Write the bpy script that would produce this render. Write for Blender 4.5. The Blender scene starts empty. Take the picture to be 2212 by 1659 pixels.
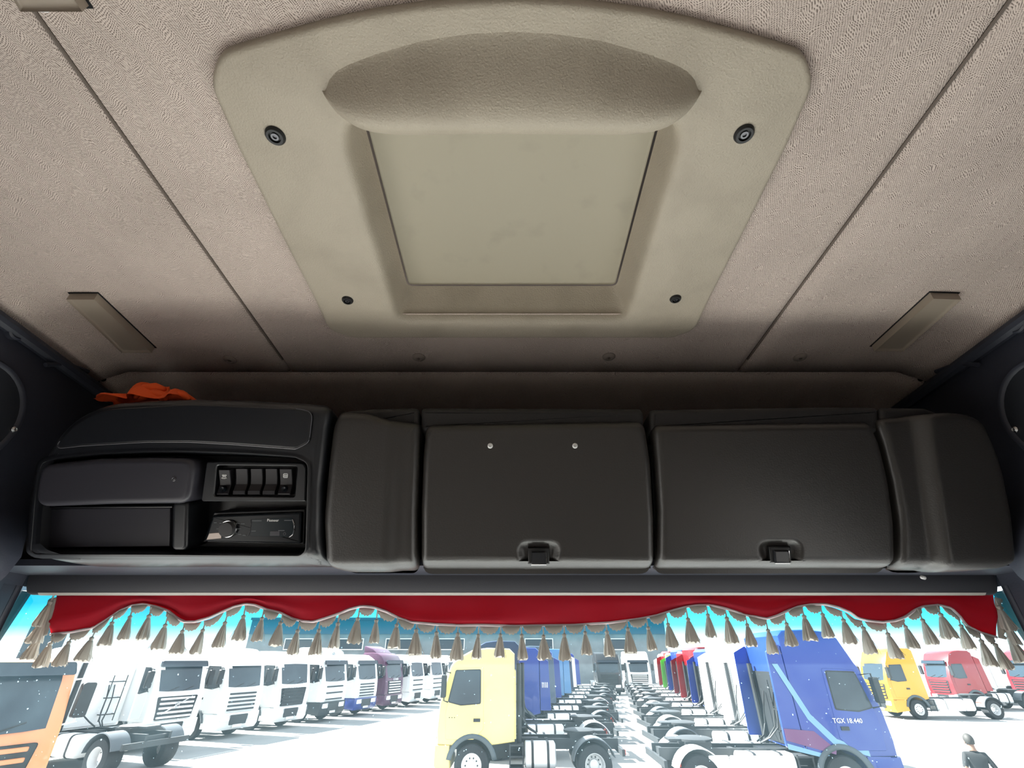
import bpy, math, random
from mathutils import Vector, Matrix
rnd = random.Random(7)
R = math.radians
scene = bpy.context.scene
col = scene.collection

# ------------------------------------------------------------------ camera, world, sun, exposure
ZC = 3.10                                  # eye height above the yard
FPX, CX, CY, PITCH = 1000.0, 1106.0, 829.5, R(30.77)
cd = bpy.data.cameras.new('camera'); cam = bpy.data.objects.new('camera', cd); col.objects.link(cam)
cd.sensor_width = 36.0; cd.lens = 36.0 * FPX / 2212.0; cd.clip_start = 0.02; cd.clip_end = 600
cam.location = (0, 0, ZC); cam.rotation_euler = (R(90) + PITCH, 0, 0)
scene.camera = cam
w = bpy.data.worlds.new('sky'); scene.world = w; w.use_nodes = True
bg = w.node_tree.nodes['Background']; bg.inputs[0].default_value = (.86, .935, 1.0, 1); bg.inputs[1].default_value = .58
sd = bpy.data.lights.new('sun', 'SUN'); sd.energy = 10.0; sd.angle = R(.6); sd.color = (1, .95, .88)
sun = bpy.data.objects.new('sun', sd); col.objects.link(sun)
sun.rotation_euler = Vector((.86, -.30, -.90)).to_track_quat('-Z', 'Y').to_euler()
vs = scene.view_settings
vs.view_transform = 'Standard'; vs.look = 'None'; vs.gamma = 1.0; vs.use_curve_mapping = False
vs.exposure = 2.1

# ------------------------------------------------------------------ rays of the photograph
cp, sp = math.cos(PITCH), math.sin(PITCH)
def ray(u, v):
    xc, yc = (u - CX) / FPX, -(v - CY) / FPX
    return Vector((xc, cp - sp * yc, sp + cp * yc))
EYE = Vector((0, 0, ZC))
def atY(u, v, y): d = ray(u, v); return EYE + d * (y / d.y)
def atX(u, v, x): d = ray(u, v); return EYE + d * (x / d.x)
def atP(u, v, p0, n):
    d = ray(u, v); return EYE + d * ((p0 - EYE).dot(n) / d.dot(n))

# ------------------------------------------------------------------ materials
def mat(name, color, rough=.5, metal=0., bump=None, spec=.5, var=None, coat=0.):
    m = bpy.data.materials.new(name); m.use_nodes = True
    nt = m.node_tree; b = nt.nodes['Principled BSDF']
    b.inputs['Base Color'].default_value = (*color, 1); b.inputs['Roughness'].default_value = rough
    b.inputs['Metallic'].default_value = metal; b.inputs['Specular IOR Level'].default_value = spec
    b.inputs['Coat Weight'].default_value = coat
    tc = nt.nodes.new('ShaderNodeTexCoord')
    if bump:
        n = nt.nodes.new('ShaderNodeTexNoise'); n.inputs['Scale'].default_value = bump[0]; n.inputs['Detail'].default_value = 3
        nt.links.new(tc.outputs['Object'], n.inputs['Vector'])
        bm = nt.nodes.new('ShaderNodeBump'); bm.inputs['Strength'].default_value = bump[1]; bm.inputs['Distance'].default_value = bump[2] if len(bump) > 2 else .002
        nt.links.new(n.outputs['Fac'], bm.inputs['Height']); nt.links.new(bm.outputs[0], b.inputs['Normal'])
    if var:                                # var = (scale, second colour, low, high)
        n = nt.nodes.new('ShaderNodeTexNoise'); n.inputs['Scale'].default_value = var[0]; n.inputs['Detail'].default_value = 5
        nt.links.new(tc.outputs['Object'], n.inputs['Vector'])
        r = nt.nodes.new('ShaderNodeMapRange'); r.inputs['From Min'].default_value = var[2]; r.inputs['From Max'].default_value = var[3]
        nt.links.new(n.outputs['Fac'], r.inputs['Value'])
        mx = nt.nodes.new('ShaderNodeMix'); mx.data_type = 'RGBA'
        mx.inputs['A'].default_value = (*color, 1); mx.inputs['B'].default_value = (*var[1], 1)
        nt.links.new(r.outputs[0], mx.inputs['Factor']); nt.links.new(mx.outputs['Result'], b.inputs['Base Color'])
    return m

def fabric_mat(name, light, dark, s=.0029):
    m = mat(name, light, .95, spec=.1); nt = m.node_tree; b = nt.nodes['Principled BSDF']; L = nt.links.new
    def math_(op, a, c=None):
        n = nt.nodes.new('ShaderNodeMath'); n.operation = op
        for i, q in enumerate((a, c)):
            if q is None: continue
            if isinstance(q, (int, float)): n.inputs[i].default_value = q
            else: L(q, n.inputs[i])
        return n.outputs[0]
    tc = nt.nodes.new('ShaderNodeTexCoord'); sx = nt.nodes.new('ShaderNodeSeparateXYZ')
    nz = nt.nodes.new('ShaderNodeTexNoise'); nz.inputs['Scale'].default_value = 130; nz.inputs['Detail'].default_value = 1
    L(tc.outputs['Object'], sx.inputs[0]); L(tc.outputs['Object'], nz.inputs['Vector'])
    nz2 = nt.nodes.new('ShaderNodeTexNoise'); nz2.inputs['Scale'].default_value = 22; L(tc.outputs['Object'], nz2.inputs['Vector'])
    nf = nt.nodes.new('ShaderNodeTexNoise'); nf.inputs['Scale'].default_value = 420; nf.inputs['Detail'].default_value = 2; L(tc.outputs['Object'], nf.inputs['Vector'])
    zig = math_('PINGPONG', math_('ADD', sx.outputs['X'], math_('MULTIPLY', nz2.outputs['Fac'], .045)), .017)
    a = math_('ADD', sx.outputs['Y'], math_('MULTIPLY', zig, .8))
    w1 = math_('SINE', math_('ADD', math_('MULTIPLY', a, 2 * math.pi / s), math_('MULTIPLY', nz.outputs['Fac'], 3.0)))
    w2 = math_('SINE', math_('ADD', math_('MULTIPLY', math_('SUBTRACT', sx.outputs['X'], math_('MULTIPLY', sx.outputs['Y'], .45)), 2 * math.pi / (s * 1.25)), math_('MULTIPLY', nz.outputs['Fac'], 5.0)))
    h = math_('MULTIPLY', math_('ADD', math_('MULTIPLY', w1, .5), .5), math_('ADD', math_('MULTIPLY', w2, .38), .62))
    h = math_('SUBTRACT', 1.0, math_('ADD', math_('MULTIPLY', h, .8), math_('MULTIPLY', math_('SUBTRACT', nf.outputs['Fac'], .5), .9)))
    r = nt.nodes.new('ShaderNodeMapRange'); r.inputs['From Min'].default_value = .30; r.inputs['From Max'].default_value = .85
    L(h, r.inputs['Value'])
    big = nt.nodes.new('ShaderNodeTexNoise'); big.inputs['Scale'].default_value = 5; big.inputs['Detail'].default_value = 4
    L(tc.outputs['Object'], big.inputs['Vector'])
    mx = nt.nodes.new('ShaderNodeMix'); mx.data_type = 'RGBA'
    mx.inputs['A'].default_value = (*dark, 1); mx.inputs['B'].default_value = (*light, 1)
    L(r.outputs[0], mx.inputs['Factor'])
    m2 = nt.nodes.new('ShaderNodeMix'); m2.data_type = 'RGBA'; m2.blend_type = 'MULTIPLY'; m2.inputs['Factor'].default_value = .5
    rb = nt.nodes.new('ShaderNodeMapRange'); rb.inputs['From Min'].default_value = .3; rb.inputs['From Max'].default_value = .62; rb.inputs['To Min'].default_value = .72
    L(big.outputs['Fac'], rb.inputs['Value']); L(mx.outputs['Result'], m2.inputs['A']); L(rb.outputs[0], m2.inputs['B'])
    L(m2.outputs['Result'], b.inputs['Base Color'])
    bp = nt.nodes.new('ShaderNodeBump'); bp.inputs['Strength'].default_value = .5; bp.inputs['Distance'].default_value = .0015
    L(h, bp.inputs['Height']); L(bp.outputs[0], b.inputs['Normal'])
    return m

M = {}
M['fabric'] = fabric_mat('headliner_knit', (.70, .59, .525), (.20, .155, .132))
M['seam'] = mat('headliner_seam', (.16, .13, .11), .95)
M['hatch'] = mat('hatch_plastic', (.43, .375, .295), .55, bump=(330, .6, .002), var=(9, (.37, .32, .25), .48, .75))
M['hatch_lid'] = mat('hatch_lid_plastic', (.39, .35, .265), .6, bump=(260, .2, .001), var=(14, (.33, .295, .225), .58, .85))
M['plate'] = mat('taupe_plate', (.33, .275, .22), .45)
M['black'] = mat('black_rubber', (.012, .012, .013), .5)
M['gap'] = mat('dark_gap', (.006, .006, .007), .9)
M['steel'] = mat('steel_screw', (.72, .72, .72), .25, 1.)
M['leather'] = mat('console_grain', (.027, .024, .022), .37, bump=(300, .30, .0012), spec=.7)
M['leather2'] = mat('console_grain_rail', (.022, .020, .020), .55, bump=(240, .35, .0016), spec=.4)
M['plastic'] = mat('black_console_plastic', (.008, .009, .012), .34, bump=(420, .10, .001), spec=.65)
M['plastic2'] = mat('charcoal_cover_plastic', (.034, .033, .043), .42, bump=(500, .08, .001), spec=.5)
M['wall'] = mat('navy_pillar_plastic', (.032, .036, .052), .5, bump=(330, .2, .001), spec=.5)
M['header'] = mat('header_trim_plastic', (.045, .046, .055), .55, bump=(420, .25, .001))
M['radio'] = mat('gloss_radio_black', (.006, .008, .011), .22, spec=.22)
M['display'] = mat('radio_display', (.006, .012, .017), .2, spec=.2)
M['chrome'] = mat('chrome', (.75, .75, .76), .15, 1.)
M['print'] = mat('white_print', (.8, .8, .8), .6)
M['printdim'] = mat('grey_print', (.12, .13, .14), .6)
M['orange'] = mat('orange_cloth', (.85, .10, .012), .8, bump=(60, .3, .004))
M['red'] = mat('red_curtain', (.62, .022, .050), .7, bump=(600, .3, .001), spec=.4)
M['trimcord'] = mat('mauve_cord', (.74, .63, .65), .8, bump=(900, .6, .001))
M['tassel'] = mat('taupe_tassel', (.62, .59, .54), .85, bump=(700, .5, .001))
M['gasket'] = mat('window_gasket', (.010, .011, .014), .5)
M['pin'] = mat('pin_plastic', (.30, .25, .215), .7)
M['socket'] = mat('socket_metal', (.12, .12, .13), .35, .8)
M['gasket2'] = mat('speaker_cover', (.016, .019, .026), .55)
M['lip'] = mat('lip_highlight', (.42, .41, .38), .6)  # highlight of the lit header edge, put into the colour
M['latch'] = mat('latch_paddle', (.018, .019, .022), .3)
M['white_screw'] = mat('bright_screw', (.75, .75, .74), .35, .3)
M['edge'] = mat('satin_edge', (.10, .10, .115), .25)
M['switch'] = mat('switch_black', (.012, .011, .014), .35, spec=.3)
M['chrome_dull'] = mat('brushed_radio_corner', (.35, .30, .27), .35, .8)
M['knobcap'] = mat('knob_cap', (.035, .034, .036), .5)
# curtain lets some daylight through
def translucent(m, c, f):
    nt = m.node_tree; b = nt.nodes['Principled BSDF']; o = nt.nodes['Material Output']
    t = nt.nodes.new('ShaderNodeBsdfTranslucent'); t.inputs[0].default_value = (*c, 1)
    x = nt.nodes.new('ShaderNodeMixShader'); x.inputs[0].default_value = f
    nt.links.new(b.outputs[0], x.inputs[1]); nt.links.new(t.outputs[0], x.inputs[2]); nt.links.new(x.outputs[0], o.inputs[0])
translucent(M['red'], (.62, .015, .05), .45)
translucent(M['tassel'], (.55, .48, .40), .25)

# windscreen: clear glass, dyed shade band along the top, road-dirt film with specks, tinted to imitate veiling glare
def glass_mat():
    m = bpy.data.materials.new('windscreen_glass'); m.use_nodes = True; nt = m.node_tree; L = nt.links.new
    nt.nodes.remove(nt.nodes['Principled BSDF']); o = nt.nodes['Material Output']
    tc = nt.nodes.new('ShaderNodeTexCoord'); sx = nt.nodes.new('ShaderNodeSeparateXYZ'); L(tc.outputs['Object'], sx.inputs[0])
    cr = nt.nodes.new('ShaderNodeValToRGB'); e = cr.color_ramp.elements
    mr = nt.nodes.new('ShaderNodeMapRange'); mr.inputs['From Min'].default_value = ZC - .005; mr.inputs['From Max'].default_value = ZC + .14
    L(sx.outputs['Z'], mr.inputs['Value']); L(mr.outputs[0], cr.inputs[0])
    e[0].position = 0; e[0].color = (.90, .97, 1, 1); e[1].position = .95; e[1].color = (.0, .36, .52, 1)
    q = e.new(.30); q.color = (.78, .95, 1, 1); q = e.new(.58); q.color = (.10, .66, .80, 1)
    t = nt.nodes.new('ShaderNodeBsdfTransparent'); L(cr.outputs[0], t.inputs[0])
    n1 = nt.nodes.new('ShaderNodeTexNoise'); n1.inputs['Scale'].default_value = 140; n1.inputs['Detail'].default_value = 2
    L(tc.outputs['Object'], n1.inputs['Vector'])
    r1 = nt.nodes.new('ShaderNodeMapRange'); r1.inputs['From Min'].default_value = .725; r1.inputs['From Max'].default_value = .77; r1.inputs['To Max'].default_value = .55
    L(n1.outputs['Fac'], r1.inputs['Value'])
    n2 = nt.nodes.new('ShaderNodeTexNoise'); n2.inputs['Scale'].default_value = 7; n2.inputs['Detail'].default_value = 5
    L(tc.outputs['Object'], n2.inputs['Vector'])
    r2 = nt.nodes.new('ShaderNodeMapRange'); r2.inputs['From Min'].default_value = .3; r2.inputs['From Max'].default_value = .7; r2.inputs['To Min'].default_value = .010; r2.inputs['To Max'].default_value = .036
    L(n2.outputs['Fac'], r2.inputs['Value'])
    ad = nt.nodes.new('ShaderNodeMath'); ad.operation = 'ADD'; L(r1.outputs[0], ad.inputs[0]); L(r2.outputs[0], ad.inputs[1])
    dust_veil = nt.nodes.new('ShaderNodeBsdfTranslucent'); dust_veil.inputs[0].default_value = (.50, .78, .92, 1)  # bluish tint also paints in the veiling glare over dark tones
    x = nt.nodes.new('ShaderNodeMixShader'); L(ad.outputs[0], x.inputs[0]); L(t.outputs[0], x.inputs[1]); L(dust_veil.outputs[0], x.inputs[2])
    L(x.outputs[0], o.inputs[0])
    return m
M['glass'] = glass_mat()
M['dash'] = mat('pale_grey_dashboard', (.62, .61, .58), .7); M['floorm'] = mat('cab_floor', (.12, .12, .12), .9); M['rearm'] = mat('bounce_panel', (.55, .49, .44), .9)  # dashboard and rear panels kept pale to bounce light into the cab

# ------------------------------------------------------------------ mesh helpers
class MB:
    def __init__(s): s.v, s.f = [], []
    def add(s, vs, fs):
        o = len(s.v); s.v += [tuple(p) for p in vs]; s.f += [tuple(i + o for i in q) for q in fs]; return s
    def box(s, a, b):
        x0, y0, z0 = a; x1, y1, z1 = b
        return s.add([(x0,y0,z0),(x1,y0,z0),(x1,y1,z0),(x0,y1,z0),(x0,y0,z1),(x1,y0,z1),(x1,y1,z1),(x0,y1,z1)],
                     [(0,3,2,1),(4,5,6,7),(0,1,5,4),(1,2,6,5),(2,3,7,6),(3,0,4,7)])
    def loft(s, rings, cap0=True, cap1=True, closed=True):
        n = len(rings[0]); vs = [p for r in rings for p in r]; fs = []
        for k in range(len(rings) - 1):
            for i in range(n if closed else n - 1):
                j = (i + 1) % n
                fs.append((k*n+i, k*n+j, (k+1)*n+j, (k+1)*n+i))
        if cap0: fs.append(tuple(range(n))[::-1])
        if cap1: fs.append(tuple((len(rings)-1)*n + i for i in range(n)))
        return s.add(vs, fs)
    def tube(s, pts, r, n=8):
        pts = [Vector(p) for p in pts]; rings = []
        for i, p in enumerate(pts):
            t = (pts[min(i+1, len(pts)-1)] - pts[max(i-1, 0)]).normalized()
            a = t.cross(Vector((0,0,1)))
            if a.length < .1: a = t.cross(Vector((1,0,0)))
            a.normalize(); b = t.cross(a); rr = r[i] if isinstance(r, (list, tuple)) else r
            rings.append([p + (a*math.cos(q) + b*math.sin(q))*rr for q in [2*math.pi*k/n for k in range(n)]])
        return s.loft(rings)
    def lathe(s, prof, n=24, axis='Y', c=(0,0,0), cap0=True, cap1=True):
        rings = []
        for r, h in prof:
            ring = []
            for k in range(n):
                a = 2*math.pi*k/n; p, q = r*math.cos(a), r*math.sin(a)
                ring.append({'Y': (c[0]+p, c[1]+h, c[2]+q), 'Z': (c[0]+p, c[1]+q, c[2]+h), 'X': (c[0]+h, c[1]+p, c[2]+q)}[axis])
            rings.append(ring)
        return s.loft(rings, cap0, cap1)
    def mesh(s, name, sharp=35):
        me = bpy.data.meshes.new(name); me.from_pydata(s.v, [], s.f); me.validate()
        import bmesh
        bm = bmesh.new(); bm.from_mesh(me); bmesh.ops.recalc_face_normals(bm, faces=bm.faces); bm.to_mesh(me); bm.free()
        me.shade_smooth(); me.set_sharp_from_angle(angle=R(sharp))
        return me
    def build(s, name, m, parent=None, sharp=35, org=None):
        if org is not None: s.v = [(p[0]-org[0], p[1]-org[1], p[2]-org[2]) for p in s.v]
        return link(name, s.mesh(name, sharp), m, parent)
def link(name, me, m, parent=None):
    if m is not None and not me.materials: me.materials.append(M[m] if isinstance(m, str) else m)
    o = bpy.data.objects.new(name, me); col.objects.link(o)
    if parent: o.parent = parent
    return o
def empty(name, loc=(0,0,0), rot=(0,0,0)):
    o = bpy.data.objects.new(name, None); col.objects.link(o); o.location = loc; o.rotation_euler = rot; o.empty_display_size = .1
    return o
def tag(o, label, cat, group=None, kind=None):
    o['label'] = label
    if cat: o['category'] = cat
    if group: o['group'] = group
    if kind: o['kind'] = kind
    return o
def struct(o, label=None, cat=None):
    o['kind'] = 'structure'
    if label: o['label'] = label
    if cat: o['category'] = cat
    return o

def roundpoly(pts, r, n=6):
    out = []; N = len(pts)
    for i in range(N):
        p, a, b = Vector(pts[i]), Vector(pts[i-1]), Vector(pts[(i+1) % N])
        rr = r[i] if isinstance(r, (list, tuple)) else r
        da, db = (a-p), (b-p); la, lb = da.length, db.length
        if rr <= 0: out.append(tuple(p)); continue
        da.normalize(); db.normalize(); ang = da.angle(db)
        if ang > 3.05: out.append(tuple(p)); continue
        d = min(rr/math.tan(ang/2), la*.48, lb*.48)
        p0, p1 = p + da*d, p + db*d
        for k in range(n+1):
            t = k/n; out.append(tuple(p0*(1-t)**2 + p*2*t*(1-t) + p1*t*t))
    return out
def area(poly): return sum(poly[i-1][0]*poly[i][1] - poly[i][0]*poly[i-1][1] for i in range(len(poly)))/2
def inset(poly, d):
    sg = 1 if area(poly) > 0 else -1; N = len(poly); out = []
    for i in range(N):
        a, p, b = Vector(poly[i-1]), Vector(poly[i]), Vector(poly[(i+1) % N])
        e1, e2 = (p-a), (b-p)
        if e1.length < 1e-9: e1 = e2.copy()
        if e2.length < 1e-9: e2 = e1.copy()
        e1.normalize(); e2.normalize()
        n1, n2 = Vector((-e1.y, e1.x))*sg, Vector((-e2.y, e2.x))*sg
        nn = n1 + n2
        if nn.length < 1e-6: nn = n1
        nn.normalize(); k = max(.5, nn.dot(n1))
        out.append(tuple(p + nn*(d/k)))
    return out
def resample(poly, c, angs):
    out = []; N = len(poly)
    for a in angs:
        dx, dy = math.cos(a), math.sin(a); best = None
        for i in range(N):
            x0, y0 = poly[i-1][0]-c[0], poly[i-1][1]-c[1]; ex, ey = poly[i][0]-c[0]-x0, poly[i][1]-c[1]-y0
            den = dx*ey - dy*ex
            if abs(den) < 1e-12: continue
            t = (x0*ey - y0*ex)/den; q = (x0*dy - y0*dx)/den
            if t > 0 and -1e-6 <= q <= 1+1e-6 and (best is None or t > best): best = t
        best = best or 0
        out.append((c[0]+dx*best, c[1]+dy*best))
    return out
def slab(outline, d0, d1, r, seg=4, mp=None, r_back=0):
    """solid plate: outline (a,b), front at depth d0, back at d1, front edge rounded by r; mp(a,b,depth)->xyz"""
    mp = mp or (lambda a, b, d: (a, d, b)); rings = [(0, d1)]
    if r > 0:
        for k in range(seg+1):
            t = math.pi/2*k/seg; rings.append((r*(1-math.cos(t)), d0 + r*(1-math.sin(t))))
        rings.append((r*1.2+.0004, d0))
    else: rings.append((0, d0))
    return MB().loft([[mp(a, b, d) for a, b in (inset(outline, i) if i else outline)] for i, d in rings])
def starloft(c, specs, mp, cap0=False, cap1=True, N=160):
    """specs = list of (outline, inset, depth)"""
    angs = {round(2*math.pi*k/N, 5) for k in range(N)}
    for ol in {id(s[0]): s[0] for s in specs}.values():
        for p in ol: angs.add(round(math.atan2(p[1]-c[1], p[0]-c[0]) % (2*math.pi), 5))
    angs = sorted(angs); ck = []
    for a in angs:
        if not ck or a - ck[-1] > 1e-3: ck.append(a)
    rings = []
    for ol, ins, d in specs:
        pl = inset(ol, ins) if ins else ol
        rings.append([mp(a, b, d) for a, b in resample(pl, c, ck)])
    return MB().loft(rings, cap0, cap1)
def interp(tab, x):
    if x <= tab[0][0]: return tab[0][1]
    for (x0, y0), (x1, y1) in zip(tab, tab[1:]):
        if x <= x1: return y0 + (y1-y0)*(x-x0)/(x1-x0)
    return tab[-1][1]
def text(name, s, size, m, parent, mtx, ext=.0006, align='CENTER'):
    cu = bpy.data.curves.new(name, 'FONT'); cu.body = s; cu.size = size; cu.extrude = ext; cu.align_x = align; cu.align_y = 'CENTER'; cu.resolution_u = 2
    t = bpy.data.objects.new(name, cu); col.objects.link(t); bpy.context.view_layer.update()
    me = bpy.data.meshes.new_from_object(t); bpy.data.objects.remove(t); bpy.data.curves.remove(cu)
    me.materials.clear(); me.transform(mtx)
    return link(name, me, m, parent)

# ================================================================== THE CAB SHELL
def ceil_z(y): return ZC + .75 - .034*(y - .6)
CP, CN = Vector((0, .6, ZC + .75)), Vector((0, .034, 1)).normalized()
def ce(u, v, h=0): return atP(u, v, CP - Vector((0, 0, h)), CN)

YCR = ce(1106, 806).y                       # crease where the headliner bends down
def sstep(a, b, x): t = max(0, min(1, (x-a)/(b-a))); return t*t*(3-2*t)
def ceiling():
    seams = [-.655, .672]
    xs = set(); X0, X1 = -1.215, 1.215
    for k in range(31): xs.add(round(X0 + (X1-X0)*k/30, 4))
    for s in seams:
        for d in (-.0075, -.004, 0, .004, .0075): xs.add(round(s+d, 4))
    xs = sorted(xs)
    ys = sorted({round(-1.25 + k*.05, 4) for k in range(49) if -1.25 + k*.05 < YCR-.02} | {round(YCR-.008, 4), round(YCR, 4), round(YCR+.008, 4), round(YCR+.05, 4), round(YCR+.15, 4), round(YCR+.3, 4)})
    def z(x, y):
        zz = ceil_z(y) if y <= YCR else ceil_z(YCR) - (y-YCR)*.16
        if abs(y-YCR) < .004: zz += .012
        for s in seams:
            if abs(x-s) < .002 and y < YCR: zz += .010
            elif abs(x-s) < .005 and y < YCR: zz += .005
        e = max(0, abs(x)-1.12); zz -= e*e*4
        return zz
    mb = MB(); n = len(xs)
    vs = [(x, y, z(x, y)) for y in ys for x in xs]; fs = []
    for j in range(len(ys)-1):
        for i in range(n-1):
            cx, cy = (xs[i]+xs[i+1])/2, (ys[j]+ys[j+1])/2
            if abs(cx) < .32 and .34 < cy < .90: continue
            fs.append((j*n+i, j*n+i+1, (j+1)*n+i+1, (j+1)*n+i))
    mb.add(vs, fs); c = mb.build('ceiling', 'fabric', sharp=60)
    struct(c, 'beige herringbone knit headliner over the whole cab', 'ceiling')
    # dark stitched welts lying in the seams
    for s in seams:
        MB().tube([(s, y, ceil_z(y)+.0035) for y in [-1.2 + k*.1 for k in range(24)] if y < YCR-.02], .0028, 6).build('seam', 'seam', c)
    MB().tube([(x, YCR, ceil_z(YCR)+.0065) for x in (-1.1, 0, 1.1)], .0022, 6).build('seam', 'seam', c)
    for (u, v) in ((497, 776), (905, 771), (1315, 770), (1728, 771)):
        p = ce(u, v)
        b = MB().lathe([(.018, .002), (.018, -.002), (.015, -.0055), (.009, -.0075), (.006, -.006), (.0001, -.006)], 20, 'Z').build('push_pin', 'pin', c); b.location = p
        k = MB().lathe([(.004, 0), (.004, -.0078), (.0001, -.0078)], 10, 'Z').build('pin_core', 'seam', b)
    return c
ceil = ceiling()

def plate_at(corners, label):
    pts = [ce(u, v, .004) for u, v in corners]; c = sum(pts, Vector())/4
    mp = lambda a, b, d: (a, b, ceil_z(b) - d)
    e = empty('cover_plate', c)
    ol = [(p.x, p.y) for p in pts]
    slab(ol, .014, -.001, .006, 3, mp).build('plate', 'plate', e, org=c)
    slab(inset(ol, -.0035), .0012, -.001, 0, 1, mp).build('rim', 'gap', e, org=c)
    if 'rear end' in label:
        p = ce(97, 18, .004); q = Vector((.012, 0, 0)); MB().loft([[p+Vector((-.014,-.006,h)), p+Vector((.010,-.007,h)), p+Vector((.014,.0,h)), p+Vector((.0,.005,h)), p+Vector((-.012,.004,h))] for h in (0, .003)]).build('paper_scrap', 'print', e, org=c)
    tag(e, label, 'cover plate', 'cover plates on the headliner')
plate_at([(150, 636), (210, 636), (333, 752), (268, 752)], 'taupe rectangular cover plate on the headliner above the radio console')
plate_at([(2010, 634), (2070, 636), (1946, 749), (1884, 749)], 'taupe rectangular cover plate on the headliner above the blank end of the console')
plate_at([(18, -55), (145, -55), (190, 14), (58, 14)], 'taupe cover plate on the headliner at the rear end of a stitched seam')

# ------------------------------------------------------------------ roof hatch surround
def hatch():
    o = Vector((0, .6, ceil_z(.6))); e = empty('roof_hatch', o)
    tag(e, 'beige moulded roof hatch surround with recessed lid and four black screws', 'roof hatch')
    mp = lambda a, b, d: (a, b, ceil_z(b) - d)
    H = .016
    def q(u, v, h=H): p = ce(u, v, h); return (p.x, p.y)
    # outline: right half measured, mirrored
    arch = [(1106, 0), (1200, 4), (1300, 13), (1400, 27), (1500, 48), (1600, 75), (1680, 98)]
    right = [q(*p) for p in arch] + [q(1742, 118), q(1760, 185), ]
    side = [q(1700, 320), q(1600, 520), q(1530, 655), q(1503, 715), q(1452, 732)]
    rpts = right + side
    pts = rpts + [(-x, y) for x, y in rpts[::-1][:-1]]
    rad = []
    for i, p in enumerate(pts):
        k = i if i < len(rpts) else len(pts) - i
        rad.append(.06 if k in (7, 8) else (.05 if k in (len(rpts)-2, len(rpts)-1) else .2))
    outer = roundpoly(pts, rad, 6)
    # opening
    op = [(-q(1350, 690)[0], q(1350, 690)[1]), q(1350, 690), q(1462, 318), q(1455, 268), (-q(1455, 268)[0], q(1455, 268)[1]), (-q(1462, 318)[0], q(1462, 318)[1])]
    inner = roundpoly(op, [.02, .02, .1, .03, .03, .1], 6)
    lidw, D = .258, -.066
    lid = [(-lidw, .866), (lidw, .866), (lidw, .40), (-lidw, .40)]
    lidr = roundpoly(lid, .012, 4)
    c = (0, .62)
    rings = [(outer, 0, -.004), (outer, 0, H-.008), (outer, .0012, H-.004), (outer, .004, H-.001), (outer, .009, H)]
    rings += [(inner, -.022, H), (inner, -.014, H-.001), (inner, -.007, H-.005), (inner, -.002, H-.012), (inner, .001, H-.022), (lidr, -.0035, D+.004), (lidr, -.0045, D+.003)]
    starloft(c, rings, mp, False, False, 200).build('frame', 'hatch', e, 40, o)
    # recessed lid with the dark gap around it
    slab([(x, y) for x, y in inset(lidr, -.03)], D-.012, D-.02, 0, 1, mp).build('gap_backing', 'gap', e, 40, o)
    slab(inset(lidr, .001), D-.001, D-.008, .004, 3, mp).build('lid', 'hatch_lid', e, 40, o)
    # bolster hanging across the rear of the opening
    xm = .289; nx, ns = 48, 22; yb = [(abs(x), y) for x, y in [q(u, v) for u, v in ((1106, 57), (1200, 62), (1300, 78), (1400, 108), (1460, 132), (1486, 147), (1502, 166), (1510, 195))]]
    vs, fs = [], []
    for i in range(nx+1):
        tx = -1 + 2*i/nx; x = math.copysign(1-(1-abs(tx))**1.6, tx)*xm
        k = max(0, 1 - (abs(x)/xm)**8)**.9
        y0 = interp(yb, abs(x)); y1 = .405 + (1-k)*-.03
        for j in range(ns+1):
            s = j/ns
            if s < .62:
                t = s/.62; y = y0 + (y1-y0)*t*.9; h = H - .002 + k*.060*(math.sin(t*math.pi/2)**1.5)
            else:
                t = (s-.62)/.38*math.pi/2; yy = y0 + (y1-y0)*.9
                y = yy + .050*math.sin(t)*(.3+.7*k); h = (H - .002 + k*.060) - (1-math.cos(t))*(.062*k+.075)
            vs.append(mp(x, y, h))
    for i in range(nx):
        for j in range(ns):
            a = i*(ns+1)+j; fs.append((a, a+1, a+ns+2, a+ns+1))
    MB().add(vs, fs).build('bolster', 'hatch', e, 60, o)
    for (u, v, r) in ((595, 293, .0155), (1607, 289, .0155), (751, 648, .0125), (1459, 645, .0125)):
        p = ce(u, v, H)
        s = MB().lathe([(r+.001, .001), (r, -.003), (r*.85, -.0055), (r*.62, -.0055), (r*.58, -.001), (.0001, -.001)], 24, 'Z').build('screw', 'black', e); s.location = p - o
        MB().lathe([(r*.42, 0), (r*.40, -.0045), (r*.22, -.0045), (r*.2, -.002), (.0001, -.002)], 16, 'Z').build('socket_head', 'socket', s)
hatch()

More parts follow.
